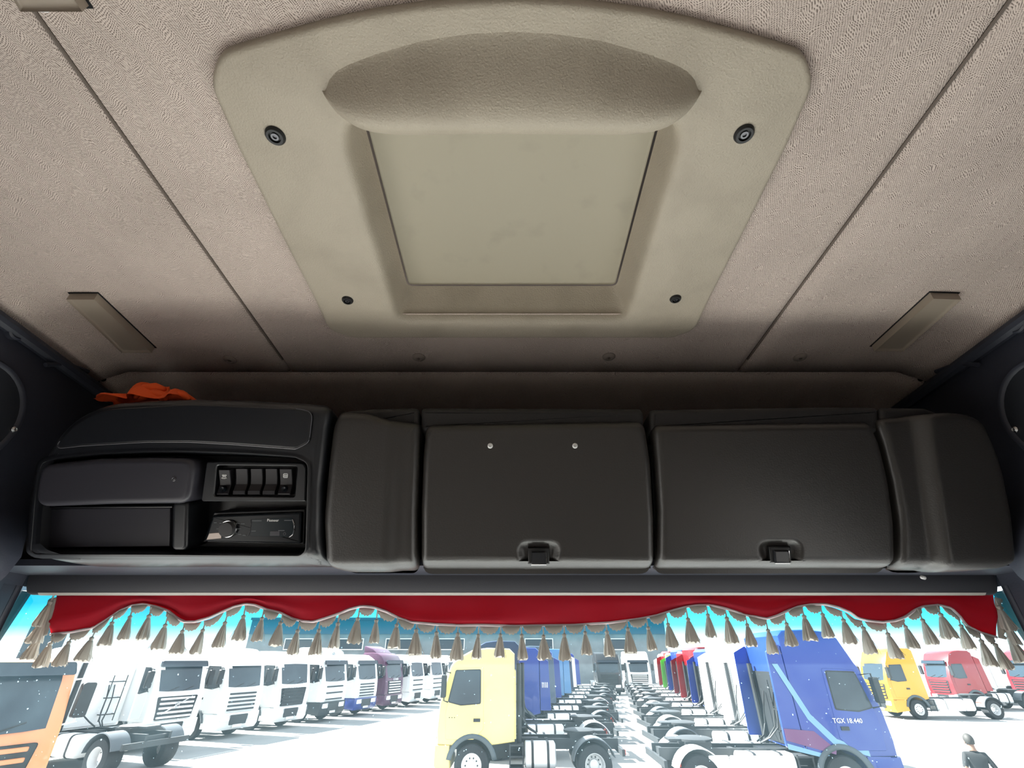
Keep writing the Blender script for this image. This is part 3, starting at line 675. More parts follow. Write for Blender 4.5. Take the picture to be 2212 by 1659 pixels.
def curtain():
    o = Vector((0, YV, ZC+.14)); e = empty('valance_curtain', o); tag(e, 'red scalloped valance curtain with tasselled fringe hanging across the windscreen', 'curtain')
    us = [104 + (2151-104)*i/260 for i in range(261)]; nj = 8; vs, fs = [], []; bot = []
    for i, u in enumerate(us):
        vb = interp(CUT, u); pb = atY(u, vb, YV); ut = u + (20*(1-(u-104)/60) if u < 164 else (-6*(1-(2151-u)/60) if u > 2091 else 0)); pt = atY(ut, 1278, YV)
        for j in range(nj):
            t = j/(nj-1); p = pt.lerp(pb, t); x = p.x
            vs.append((x, yv(x, t) + .0065*math.sin(t*7.5+1.6*math.sin(x*5.5))*t + .0035*math.sin(t*13+x*4)*t, p.z))
        bot.append(Vector(vs[-1]))
    n = 261
    for i in range(n-1):
        for j in range(nj-1):
            a = i*nj+j; fs.append((a, a+1, a+nj+1, a+nj))
    c = MB().add(vs, fs).build('fabric', 'red', e, 80, o)
    sm = c.modifiers.new('thickness', 'SOLIDIFY'); sm.thickness = .0012
    MB().tube([p + Vector((0, -.002, 0)) for p in bot], .0032, 6).build('cord', 'trimcord', e, 60, o)
    # tassels: position along the hem
    heads = [85,109,149,198,242,281,322,357,394,438,486,526,566,606,643,689,730,773,813,857,899,943,989,1033,1081,1127,1174,1219,1264,1311,1356,1400,1443,1486,1529,1570,1614,1659,1699,1737,1777,1822,1865,1918,1956,1993,2032,2076,2120,2150]
    hv = [1375,1390,1388,1379,1346,1333,1331,1351,1364,1362,1346,1332,1336,1346,1363,1362,1348,1337,1341,1351,1362,1368,1370,1373,1372,1373,1375,1372,1367,1366,1359,1357,1349,1338,1329,1336,1350,1362,1348,1332,1328,1340,1357,1370,1354,1340,1328,1352,1385,1393]
    spots = [atY(u, v, YV-.004) for u, v in zip(heads, hv)]
    spots += [atY(u, v, YV-.012) for u, v in ((108, 1302), (96, 1338), (2158, 1312), (2172, 1345), (2182, 1378))]
    meshes = []
    for k in range(5):
        r_ = random.Random(k); n = 26; mb = MB(); rings = []
        L = .044 + .004*r_.random()
        jag = [r_.uniform(-.004, .003) for _ in range(n)]; ph = [r_.uniform(.72, 1.06) for _ in range(n)]
        for t, rr in ((0, .0040), (.06, .0062), (.2, .0085), (.45, .0120), (.7, .0150), (.92, .0172), (1, .0168)):
            rings.append([(math.cos(2*math.pi*i/n)*rr*(1+(ph[i]-1)*min(1, t*2)), math.sin(2*math.pi*i/n)*rr*(1+(ph[i]-1)*min(1, t*2))*.8, -.004-L*t + jag[i]*t*t) for i in range(n)])
        mb.loft(rings, True, True)
        for q in range(5):                                     # stray threads
            a = r_.uniform(0, 6.28); mb.tube([(math.cos(a)*.008, math.sin(a)*.007, -.02), (math.cos(a)*.015, math.sin(a)*.012, -.036), (math.cos(a)*r_.uniform(.018, .024), math.sin(a)*.014, -.004-L+r_.uniform(-.004, .004))], .0005, 4)
        kb = MB().lathe([(.0022, .004), (.0045, .0026), (.0055, 0), (.0042, -.0028), (.0045, -.0045), (.0035, -.006)], 12, 'Z')
        meshes.append((mb.mesh('tassel', 25), kb.mesh('knot', 50)))
    st = []
    for L in (.010, .016, .022): st.append(MB().tube([(0, 0, .003), (.0006, 0, L*.6), (0, 0, L+.004)], .0019, 6).mesh('hanger', 50))
    for i, p in enumerate(spots):
        a, b = meshes[i % 5]; t = link('tassel', a, 'tassel', e); t.location = p - o; t.rotation_euler = (rnd.uniform(-.06, .06), rnd.uniform(-.05, .05), rnd.uniform(0, 6))
        s = rnd.uniform(.92, 1.05); t.scale = (s, s, s)
        link('knot', b, 'tassel', t)
        u = heads[i] if i < len(heads) else 0
        gap = (atY(u, interp(CUT, u), YV).z - p.z) if u else .02
        link('hanger', st[0 if gap < .018 else (1 if gap < .026 else 2)], 'tassel', t)
    # scalloped fringe between tassels
    hp = sorted(h for h in heads if 100 < h < 2155); mb = MB()
    for h0, h1 in zip(hp, hp[1:]):
        m = 14; f, bk = [], []
        for k in range(m+1):
            t = k/m; u = h0 + 3 + (h1-h0-6)*t; p = atY(u, interp(CUT, u)+1, YV-.004); dep = .0165*math.sin(math.pi*t)**.5*(1+.12*math.sin(k*2.4)) + .002
            f += [(p.x, p.y, p.z), (p.x, p.y-.001, p.z-dep*.55), (p.x, p.y-(.0015 if k % 2 else -.0005), p.z-dep)]
        fs = [(k*3+j, k*3+j+1, k*3+j+4, k*3+j+3) for k in range(m) for j in range(2)]
        mb.add(f, fs)
    fr = mb.build('fringe', 'tassel', e, 30, o); fr.modifiers.new('thickness', 'SOLIDIFY').thickness = .002
    # fringe up the two ends
    for us_ in (((123, 1290), (116, 1320), (108, 1350), (102, 1372)), ((2147, 1290), (2150, 1320), (2153, 1350), (2156, 1378))):
        sg = -1 if us_[0][0] < 1000 else 1; f = []
        for k in range(19):
            q = k/18*3; i = min(2, int(q)); u = us_[i][0] + (us_[i+1][0]-us_[i][0])*(q-i); v = us_[i][1] + (us_[i+1][1]-us_[i][1])*(q-i)
            p = atY(u, v, YV-.003); f += [tuple(p), (p.x+sg*(.014+.004*math.sin(k*1.9)), p.y-.002, p.z-.004)]
        m2 = MB().add(f, [(2*k, 2*k+1, 2*k+3, 2*k+2) for k in range(18)]).build('end_fringe', 'tassel', e, 30, o); m2.modifiers.new('thickness', 'SOLIDIFY').thickness = .002
curtain()

# ================================================================== THE YARD OUTSIDE
def flatmat(n, c, r=.4, **k): return mat(n, c, r, **k)
PAINT = {'white': (.74, .75, .74), 'yellow': (.74, .58, .19), 'deepyellow': (.55, .27, .004), 'orange': (.66, .24, .09), 'blue': (.012, .03, .20), 'navy': (.006, .014, .05), 'brightblue': (.010, .034, .215),
         'lightblue': (.07, .19, .36), 'red': (.24, .006, .010), 'darkred': (.13, .006, .012), 'green': (.09, .32, .035), 'black': (.006, .007, .009), 'maroon': (.085, .025, .062), 'greyblue': (.05, .075, .11)}
for k, c in PAINT.items(): M['paint_'+k] = mat('paint_'+k, c, .35, coat=.3)
M['tyre'] = mat('tyre_rubber', (.013, .014, .016), .8, bump=(30, .4, .01)); M['rimm'] = mat('truck_rim', (.62, .62, .62), .4, .3)
M['tglass'] = mat('truck_glass', (.012, .024, .036), .18, spec=.6); M['tframe'] = mat('chassis_grey', (.020, .023, .026), .6)
M['tblack'] = mat('truck_black', (.008, .010, .012), .5); M['alu'] = mat('tank_aluminium', (.72, .72, .72), .35, .5)
M['lamp'] = mat('headlamp', (.7, .72, .75), .15); M['tail'] = mat('tail_lamp', (.5, .03, .01), .3); M['numplate'] = mat('number_plate', (.75, .75, .72), .5)
M['fender'] = mat('fender_plastic', (.07, .08, .09), .45); M['greyfender'] = mat('grey_arch', (.055, .07, .08), .5)
M['seatred'] = mat('seat_red', (.5, .05, .06), .8)
M['asphalt'] = mat('pale_concrete_yard', (.25, .25, .245), .9, bump=(8, .05, .01), var=(.35, (.20, .20, .20), .45, .7))
g = MB().add([(-140, -60, 0), (140, -60, 0), (140, 160, 0), (-140, 160, 0)], [(0, 1, 2, 3)]).build('ground', 'asphalt'); struct(g, 'pale concrete truck yard', 'ground')

CACHE = {}
def part(key, name, fn, m, parent, sharp=35):
    if key not in CACHE:
        me = fn().mesh(name, sharp); me.materials.append(None); CACHE[key] = me
    o = bpy.data.objects.new(name, CACHE[key]); col.objects.link(o); o.parent = parent
    o.material_slots[0].link = 'OBJECT'; o.material_slots[0].material = M[m]
    return o
def xprism(pl, w, r=.06):
    """side profile (x, z) swept across the width, edges rounded"""
    mb = MB(); rings = []
    for y, i in ((-w/2, r), (-w/2+r*.3, r*.3), (-w/2+r, 0), (w/2-r, 0), (w/2-r*.3, r*.3), (w/2, r)):
        rings.append([(x, y, z) for x, z in (inset(pl, i) if i else pl)])
    return mb.loft(rings)
def sideplate(pl, y, th, r=.0):
    sg = 1 if y > 0 else -1
    return MB().loft([[(x, y, z) for x, z in pl], [(x, y+sg*th, z) for x, z in (inset(pl, r) if r else pl)]])
def wheel(tr, x, y, wd, rear, key):
    sg = -1 if y < 0 else 1
    prof = [(.29, -wd*.5), (.40, -wd*.5), (.475, -wd*.46), (.50, -wd*.38), (.50, wd*.38), (.475, wd*.46), (.40, wd*.5), (.29, wd*.5)]
    t = part(('tyre', wd), 'wheel', lambda: MB().lathe(prof + [prof[0]], 32, 'Y', cap0=False, cap1=False), 'tyre', tr); t.location = (x, y, .5); t.scale.y = sg
    def rim():
        mb = MB().lathe([(.295, wd*.1), (.30, wd*.48), (.275, wd*.49), (.26, wd*.36), (.22, wd*(.05 if rear else .40)), (.13, wd*(.0 if rear else .44)), (.125, wd*(.15 if rear else .54)), (.08, wd*(.18 if rear else .58)), (.0001, wd*(.18 if rear else .58))], 32, 'Y', cap0=False)
        return mb
    r = part(('rim', wd, rear), 'rim', rim, 'rimm', t, 30)
    def nuts():
        mb = MB()
        for k in range(10):
            a = 2*math.pi*k/10; mb.lathe([(.022, 0), (.020, .02), (.0001, .022)], 8, 'Y', (.175*math.cos(a), wd*(.03 if rear else .42), .175*math.sin(a)))
        return mb
    part(('nuts', wd, rear), 'wheel_nuts', nuts, 'tblack', t, 30)
    return t
def truck(loc, heading, paint, label, hr=3.55, style='a', wb=3.6, front=True, back=True, group='trucks parked in the yard', tank='alu', fender='fender', grille='tblack', visor=True, deflector=True, armc='tblack', chassis=True, name='tractor_truck', skirts=False, ax=0., bumper=None, slat=None, spoiler=None):
    W = 2.46; e = empty(name, loc, (0, 0, heading)); tag(e, label, 'truck', group)
    P_ = 'paint_'+paint; wsb, wst = 1.98, 2.92
    # profile of the cab, front to the +x side
    arch = [(ax+.64*math.cos(R(a)), .52+.64*math.sin(R(a))) for a in range(138, 41, -12)]
    if hr > 3.3: roof = [(1.06, 3.02), (.80, hr-.22), (.45, hr-.05), (0, hr), (-.70, hr-.02), (-.86, hr-.16)]
    else: roof = [(1.05, 3.0), (.85, hr-.06), (.55, hr), (-.70, hr-.02), (-.86, hr-.12)]
    prof = [(1.40, .98), (1.43, 1.3), (1.39, wsb), (1.13, wst)] + roof + [(-.86, 1.04)] + arch
    body = part(('cab', hr, ax), 'cab', lambda: xprism(prof, W, .07), P_, e, 40)
    # doors with seams and handles
    for s in (-1, 1):
        y = s*W/2
        dp = [(1.16, 1.10), (1.20, 1.7), (1.16, 1.96), (.98, 2.86), (.10, 2.90), (.06, 1.35), (.34, 1.10)]
        d = part(('door', s), 'door', lambda: sideplate(roundpoly(dp, .05, 3), y, .018, .01), P_, e)
        part(('handle', s), 'door_handle', lambda: MB().box((.16, min(y+s*.015, y+s*.05), 1.52), (.36, max(y+s*.015, y+s*.05), 1.60)), 'tblack', d)
        wp = [(1.12, 2.02), (.94, 2.80), (.20, 2.82), (.18, 1.98), (.75, 1.94)]
        wd = part(('sidewin', s), 'side_window', lambda: sideplate(roundpoly(inset(wp, -.03), .06, 3), y+s*.012, .010, .004), 'tblack', e)
        part(('sidepane', s), 'pane', lambda: sideplate(roundpoly(wp, .06, 3), y+s*.014, .014, .004), 'tglass', wd)
        def mir():
            mb = MB().tube([(1.12, y, 2.75), (1.25, y+s*.22, 2.78), (1.25, y+s*.22, 2.05), (1.15, y, 2.0)], .02, 6)
            return mb
        m_ = part(('mirror_arm', s), 'mirror', mir, armc, e)
        part(('mirror_head', s), 'mirror_housing', lambda: slab(roundpoly([(y+s*.22-.12, 2.12), (y+s*.22+.12, 2.12), (y+s*.22+.12, 2.70), (y+s*.22-.12, 2.70)], .05, 3), 1.20, 1.34, .04, 3, lambda a, b, c: (c, a, b)), 'tblack', m_)
        part(('headlamp', s), 'headlamp', lambda: slab(roundpoly([(s*.78-.26, .68), (s*.78+.26, .68), (s*.78+.30, .92), (s*.78-.22, .90)], .05, 3), 1.475, 1.40, .02, 2, lambda a, b, c: (c, a, b)), 'lamp', e)
        wheel(e, ax, s*1.05, .34, False, 'f')
        ar = part(('archtrim', s), 'wheel_arch', lambda: MB().loft([[(.60*math.cos(R(a)), y+s*q, .52+.60*math.sin(R(a))), (.74*math.cos(R(a)), y+s*q, .52+.72*math.sin(R(a)))] for q in (.025,) for a in range(10, 171, 10)], False, False, False), 'greyfender', e); ar.location.x = ax
        ar.modifiers.new('thickness', 'SOLIDIFY').thickness = .06
        def step():
            return MB().box((.62, y-s*.30, .42), (1.20, y+s*.0, .98)) if s > 0 else MB().box((.62, y, .42), (1.20, y+.30, .98))
        if not ax: part(('step', s), 'entry_step', step, bumper or P_, e)
    # windscreen, visor
    def ws():
        k = lambda z: 1.39 + (1.13-1.39)*(z-wsb)/(wst-wsb) + .012
        mb = MB(); rings = []
        for o_ in (0, .02):
            rings.append([(k(z)+o_ - .05*(abs(y)/1.15)**4, y, z) for y, z in [(-1.13, wsb+.03), (-.6, wsb-.0), (0, wsb-.01), (.6, wsb), (1.13, wsb+.03), (1.07, wst-.04), (.5, wst-.03), (0, wst-.02), (-.5, wst-.03), (-1.07, wst-.04)]])
        return mb.loft(rings)
    part('ws', 'windscreen', ws, 'tglass', e)
    for y0 in (-.55, .15):
        part(('wiper', y0), 'wiper', lambda: MB().tube([(1.42, y0, 1.99), (1.40, y0+.45, 2.12)], .014, 5), 'tblack', e)
    if visor: part('visor', 'sun_visor', lambda: slab(roundpoly([(-1.12, 2.84), (1.12, 2.84), (1.08, 3.06), (-1.08, 3.06)], .05, 3), 1.33, 1.26, .02, 2, lambda a, b, c: (c-(b-2.84)*.35, a, b)), 'tglass' if style != 'c' else P_, e)
    # grille with slats
    part('grille', 'grille', lambda: slab(roundpoly([(-.80, 1.02), (.80, 1.02), (.92, 1.80), (-.92, 1.80)], .05, 3), 1.445, 1.36, .02, 2, lambda a, b, c: (c-(max(0, b-1.35))*.07, a, b)), grille, e)
    n = 5 if style != 'd' else 3
    for k in range(n):
        z = 1.10 + k*(.62/(n-1)) if n > 1 else 1.4
        q = part(('slat', n), 'grille_slat', lambda: slab(roundpoly([(-.78, -.035), (.78, -.035), (.78, .035), (-.78, .035)], .02, 2), .05, 0, .012, 2, lambda a, b, c: (c, a, b)), slat or P_, e); q.location = (1.425-max(0, z-1.35)*.07, 0, z)
    bp_ = [(.70+ax*.75, .42), (1.36, .34), (1.47, .50), (1.47, .98), (.74+ax*.75, .98)]
    part(('bumper', ax), 'bumper', lambda: xprism(bp_, W+.02, .07), bumper or P_, e)
    part('intake', 'bumper_intake', lambda: slab(roundpoly([(-.48, .52), (.48, .52), (.52, .90), (-.52, .90)], .04, 3), 1.485, 1.45, .01, 2, lambda a, b, c: (c, a, b)), 'tblack', e)
    part('plate', 'number_plate', lambda: MB().box((1.47, -.26, .42), (1.495, .26, .53)), 'numplate', e)
    if deflector:
        for s in (-1, 1):
            y = s*(W/2-.02)
            fp = [(-.86, 1.15), (-.86, hr-.35), (-1.28, hr-.55), (-1.34, 1.15)]
            f = part(('fairing', s, hr), 'side_fairing', lambda: sideplate(roundpoly(fp, .05, 3), y-s*.05, .06, .01), P_, e)
    if spoiler:
        part('spoiler', 'roof_spoiler', lambda: xprism([(-.82, hr-.06), (.25, hr-.02), (-.1, hr+.22), (-.75, hr+.42), (-.86, hr+.40)], 2.1, .06), 'paint_'+spoiler, e)
    if not chassis: return e
    tl = -wb-.85
    def frame():
        mb = MB()
        for s in (-1, 1): mb.box((tl, s*.42-.045, .78), (1.0, s*.42+.045, 1.04))
        for k in range(5): mb.box((tl+.1+k*1.0, -.40, .82), (tl+.2+k*1.0, .40, .98))
        mb.box((tl-.05, -1.15, .70), (tl+.03, 1.15, .86))
        return mb
    part(('frame', wb), 'chassis_frame', frame, 'tframe', e)
    part('engine', 'gearbox', lambda: MB().box((-1.6, -.36, .55), (.9, .36, 1.0)), 'tblack', e)
    f5 = part('fifth', 'fifth_wheel', lambda: MB().lathe([(.50, 0), (.50, .05), (.44, .07), (.0001, .075)], 24, 'Z').box((-.75, -.28, .0), (-.25, .28, .05)), 'tframe', e); f5.location = (-wb+.25, 0, 1.16)
    part('fifthbase', 'fifth_wheel_mount', lambda: MB().box((-.35, -.46, 1.03), (.35, .46, 1.17)), 'tblack', e).location = (-wb+.25, 0, 0)
    for s in (-1, 1):
        wheel(e, -wb, s*.96, .56, True, 'r')
        def fend():
            mb = MB(); rings = []
            for a in range(8, 173, 12):
                c_, s_ = math.cos(R(a)), math.sin(R(a))
                rings.append([(.60*c_, -.32, .52+.60*s_), (.625*c_, -.31, .52+.625*s_), (.625*c_, .31, .52+.625*s_), (.60*c_, .32, .52+.60*s_)])
            return mb.loft(rings)
        f = part('rfender', 'rear_fender', fend, fender, e, 30); f.location = (-wb, s*.95, 0)
        ln = wb-2.25
        def tk():
            pl = roundpoly([(-.33, -.30), (.33, -.30), (.33, .30), (-.33, .30)], .16, 4)
            return MB().loft([[(x, a, b) for a, b in (inset(pl, i) if i else pl)] for x, i in ((0, .04), (.03, 0), (ln-.03, 0), (ln, .04))])
        tk_ = part(('tank', ln), 'fuel_tank', tk, tank, e, 40); tk_.location = (-1.15-ln, s*.85, .72)
        for q in (.25, .75):
            part(('strap', ln, q), 'tank_strap', lambda: MB().loft([[(x, a, b) for a, b in roundpoly([(-.345, -.315), (.345, -.315), (.345, .315), (-.345, .315)], .17, 4)] for x in (ln*q-.035, ln*q+.035)]), 'tblack', tk_)
        def stp():
            mb = MB()
            for z in (.42, .68, .94): mb.box((-1.12, s*.95-.25, z), (-.70, s*.95+.25, z+.04))
            for x in (-1.12, -.74): mb.box((x, s*.95+s*.2-.02, .40), (x+.04, s*.95+s*.2+.02, 1.0))
            return mb
        part(('stp', s), 'catwalk_step', stp, 'tframe', e)
        part(('tail', s), 'tail_lamp', lambda: MB().box((tl-.09, s*.85-.2, .72), (tl-.05, s*.85+.2, .84)), 'tail', e)
    def airlines():
        mb = MB()
        for k, y in enumerate((-.5, -.3, .35)):
            mb.tube([(-.95, y, 2.3), (-1.05, y, 1.9), (-1.10, y+.05, 1.5), (-1.3, y*.5, 1.25), (-1.55, y*.3, 1.12)], .022, 6)
        mb.tube([(-1.0, .85, .9), (-1.0, .85, 3.0)], .075, 10)
        for z in (1.4, 1.9, 2.4): mb.tube([(-.9, -.8, z), (-1.05, -.8, z), (-1.05, -.3, z), (-.9, -.3, z)], .018, 5)
        mb.tube([(-1.05, -.8, 1.2), (-1.05, -.8, 2.6)], .018, 5).tube([(-1.05, -.3, 1.2), (-1.05, -.3, 2.6)], .018, 5)
        return mb
    part('air', 'air_lines', airlines, 'tblack', e)
    part('backwall', 'cab_back', lambda: MB().box((-.90, -1.12, 1.1), (-.86, 1.12, 2.8)), 'tblack' if paint not in ('white', 'yellow') else P_, e)
    if skirts:
        for s in (-1, 1):
            for k in range(4):
                q = part(('skirt', s, wb), 'side_skirt', lambda: sideplate(roundpoly([(0, .42), (.52, .42), (.52, .98), (0, .98)], .04, 3), s*1.17, .03, .005), 'paint_white', e); q.location.x = -1.2-.54*(k+1)
    return e
def plate_text(e, name, s, size, x, y, z, rot, m='print'):
    text(name, s, size, m, e, Matrix.Translation((x, y, z)) @ rot, .004)
RFRONT = Matrix.Rotation(R(90), 4, 'Z') @ Matrix.Rotation(R(90), 4, 'X')       # reads on a +x face
RRIGHT = Matrix.Rotation(R(90), 4, 'X')                                      # reads on a -y face

PI = math.pi
# centre row: facing left, side on; front axle of the first truck
ROWX = .184
Y0 = 18.1
yt = truck((-.78, Y0, 0), PI, 'yellow', 'pale yellow tractor truck seen side on, heading a row of bare chassis', hr=3.42, wb=3.15, ax=.38, visor=False, fender='fender', bumper='paint_yellow', deflector=False)
plate_text(yt, 'lettering', '• • •', .12, 1.0, 1.25, 1.62, Matrix.Rotation(PI, 4, 'Z') @ RRIGHT, 'tblack')
names = ['navy', 'brightblue', 'greyblue', 'blue', 'lightblue', 'navy', 'white', 'blue']
lab = {'navy': 'dark navy', 'brightblue': 'bright blue', 'greyblue': 'grey blue', 'blue': 'deep blue', 'lightblue': 'light blue', 'white': 'white'}
pos = ['second', 'third', 'fourth', 'fifth', 'sixth', 'seventh', 'eighth', 'ninth']
for k, p in enumerate(names):
    dy = 4.1*(k+1)
    t = truck((-1.25 + ROWX*dy + rnd.uniform(-.15, .15), Y0 + dy, 0), PI + rnd.uniform(-.02, .02), p, '%s tractor truck, %s in the row headed by the pale yellow truck' % (lab[p], pos[k]), hr=3.75 if k % 2 == 0 else 3.6, wb=3.6, deflector=(k != 0), fender='fender' if k % 3 else 'alu', armc='tblack')
    if k == 1: plate_text(t, 'lettering', 'IIII', .3, -1.08, 1.25, 2.1, Matrix.Rotation(PI, 4, 'Z') @ RRIGHT)
# right row: facing right
YB = 16.2
mb_ = truck((8.45, YB, 0), R(-2), 'brightblue', 'royal blue tractor truck with pale curved stripe, heading its row', hr=3.85, wb=3.6, fender='paint_white', tank='paint_white', visor=False, skirts=True)
plate_text(mb_, 'lettering', 'TGX 18.440', .15, .38, -1.26, 1.72, RRIGHT)
for pl, m in (([(-1.28, 3.0), (-1.20, 3.0), (-.62, 1.75), (-.10, 1.20), (.7, .98), (.7, 1.10), (-.02, 1.34), (-.52, 1.86), (-1.05, 3.0)], 'stripe_pale'), ([(-1.30, 1.55), (-.55, 1.50), (-.10, 1.12), (-.14, 1.02), (-1.30, 1.30)], 'stripe_mauve'), ([(-1.30, 1.24), (-.30, 1.00), (-.50, .96), (-1.30, 1.12)], 'stripe_pale')):
    if m not in M: M[m] = mat(m, (.14, .27, .38) if m == 'stripe_pale' else (.12, .045, .12), .4)
    sideplate(pl, -1.232, .006).build('stripe', m, mb_)
rc_ = [('white', 'white'), ('white', 'white'), ('blue', 'blue'), ('red', 'red'), ('darkred', 'dark red'), ('blue', 'blue'), ('green', 'green'), ('red', 'red'), ('white', 'white')]
for k, (p, l) in enumerate(rc_):
    dy = 4.0*(k+1)
    truck((8.65 + ROWX*dy + rnd.uniform(-.15, .15), YB + dy, 0), rnd.uniform(-.02, .02), p, '%s tractor truck, %s in the row headed by the royal blue striped truck' % (l, pos[k] if k < 8 else 'tenth'), hr=3.75 if k % 2 else 3.6, wb=3.6, fender='paint_white' if k % 2 else 'fender', tank='paint_white' if k < 3 else 'alu')
# left row: facing right, noses towards the lane
HL = math.atan2(-.31, .95)
fx, fy = math.cos(HL), math.sin(HL)
def leftrow(s, paint, label, **kw):
    bx, by = -13.9 + 1.085*s, 23.3 + 3.33*s                       # nose position on the ground
    return truck((bx - fx*1.45, by - fy*1.45, 0), HL + rnd.uniform(-.03, .03), paint, label, **kw)
t = leftrow(0, 'white', 'white truck with glass sun visor and diagonal bar badge on its grille, nose-out row', hr=3.4)
MB().tube([(1.475, -.62, 1.22), (1.475, .62, 1.76)], .022, 6).build('badge_bar', 'chrome', t)
MB().lathe([(.10, 0), (.10, .02), (.075, .02), (.075, 0)], 20, 'X', (1.47, 0, 1.49), False, False).build('badge_ring', 'chrome', t)
t = leftrow(1, 'white', 'white truck between the badge-bar truck and the black-grilled one, nose-out row', hr=3.6, grille='paint_white', slat='tframe', style='c')
t = leftrow(2, 'white', 'white truck with black front and lettered grille, nose-out row', hr=3.5, grille='tblack', slat='tblack', bumper='paint_white', visor=False)
plate_text(t, 'lettering', 'SCANIA', .22, 1.48, 0, 1.86, RFRONT)
t = leftrow(3, 'white', 'white truck with three-slat nose and number on its roof, nose-out row', hr=3.75, style='d', grille='paint_white', slat='tframe', bumper='tframe')
plate_text(t, 'lettering', '105', .22, .92, 0, 3.42, RFRONT, 'tblack')
t = leftrow(4, 'white', 'white truck with blue bumper, nose-out row', hr=3.4, bumper='paint_blue', grille='paint_white', slat='tframe')
t = leftrow(5, 'maroon', 'maroon truck with silver grille and violet roof spoiler, nose-out row', hr=3.55, slat='alu', grille='tframe', spoiler='maroon')
plate_text(t, 'lettering', 'SCANIA', .2, 1.48, 0, 1.88, RFRONT)
for s, l in ((6, 'next to the maroon one'), (7, 'second past the maroon one'), (8, 'third past the maroon one')):
    leftrow(s, 'white', 'white truck with small grille, %s, nose-out row' % l, hr=3.45, style='d', grille='paint_white', slat='tframe', visor=False)
# near left: orange truck nose and a bare chassis behind it
ot = truck((-10.35, 10.4, 0), R(-24), 'orange', 'orange truck with a paper sheet behind its windscreen, nearest in the yard', hr=3.12, armc='paint_white', chassis=False)
MB().box((1.32, -.62, 2.06), (1.335, -.30, 2.46)).build('paper_sheet', 'numplate', ot).rotation_euler = (0, 0, 0)
truck((-15.8, 20.3, 0), PI + HL, 'white', 'white tractor with bare chassis turned away behind the orange truck', hr=3.5, wb=3.6, tank='paint_white')
# far end of the yard
truck((9.9, 57, 0), R(-90), 'black', 'black truck facing the lane at the far end of the yard', hr=3.75, slat='tblack')
truck((13.2, 58, 0), R(-90), 'white', 'white truck facing the lane at the far end of the yard', hr=3.85)
# right background
y2 = truck((24.7, 35.4, 0), PI, 'deepyellow', 'golden yellow tractor with white side skirts across the open yard', hr=3.75, wb=4.6, visor=False, skirts=True, tank='paint_white', deflector=False)
truck((33.2, 41, 0), PI, 'red', 'red truck behind the golden yellow tractor', hr=3.7, wb=3.6)
truck((38.5, 46, 0), PI, 'white', 'white truck behind the red one across the open yard', hr=3.7, wb=3.6)
truck((40.0, 41.5, 0), PI, 'darkred', 'dark red truck parked beyond the red one across the open yard', hr=3.8, wb=3.6)
truck((27.6, 45.5, 0), PI, 'white', 'white truck half hidden behind the golden yellow tractor cab', hr=3.75, wb=3.6)

# ------------------------------------------------------------------ buildings
M['bldg'] = mat('grey_render', (.17, .19, .20), .9, var=(.6, (.13, .145, .155), .4, .7)); M['bldgblue'] = mat('blue_cladding', (.05, .10, .14), .7); M['bglass'] = mat('dark_windows', (.03, .04, .05), .2)
M['bwhite'] = mat('white_render', (.75, .76, .76), .8)
def building(x0, x1, y0, h, wall, label, wins, n='warehouse', dpt=14, band=None):
    e = empty(n, ((x0+x1)/2, y0, 0)); tag(e, label, 'building'); o = ((x0+x1)/2, y0, 0)
    MB().box((x0, y0, 0), (x1, y0+dpt, h)).build('wall', wall, e, org=o)
    MB().box((x0-.2, y0-.25, h), (x1+.2, y0+dpt+.2, h+.35)).build('roof_edge', 'bldgblue', e, org=o)
    if band: MB().box((x0, y0-.12, band), (x1, y0, h)).build('cladding_band', 'bldgblue', e, org=o)
    for a, b, c, d in wins:
        f = MB().box((a, y0-.2, c), (b, y0-.02, d)).build('window', 'bwhite', e, org=o)
        MB().box((a+.12, y0-.24, c+.12), (b-.12, y0-.19, d-.12)).build('pane', 'bglass', f, org=o)
building(-42, 24.5, 84, 8.6, 'bldg', 'long grey warehouse with blue roof band behind the truck rows', [(a, a+4.5, 4.4, 6.0) for a in (-36, -28, -20, -12, 2, 14.5)], band=6.6)
building(-75, -38, 50, 9.0, 'bwhite', 'white hall with tall blue windows behind the nose-out truck row', [(a, a+4, 1.2, 6.2) for a in (-70, -62, -54, -46)])

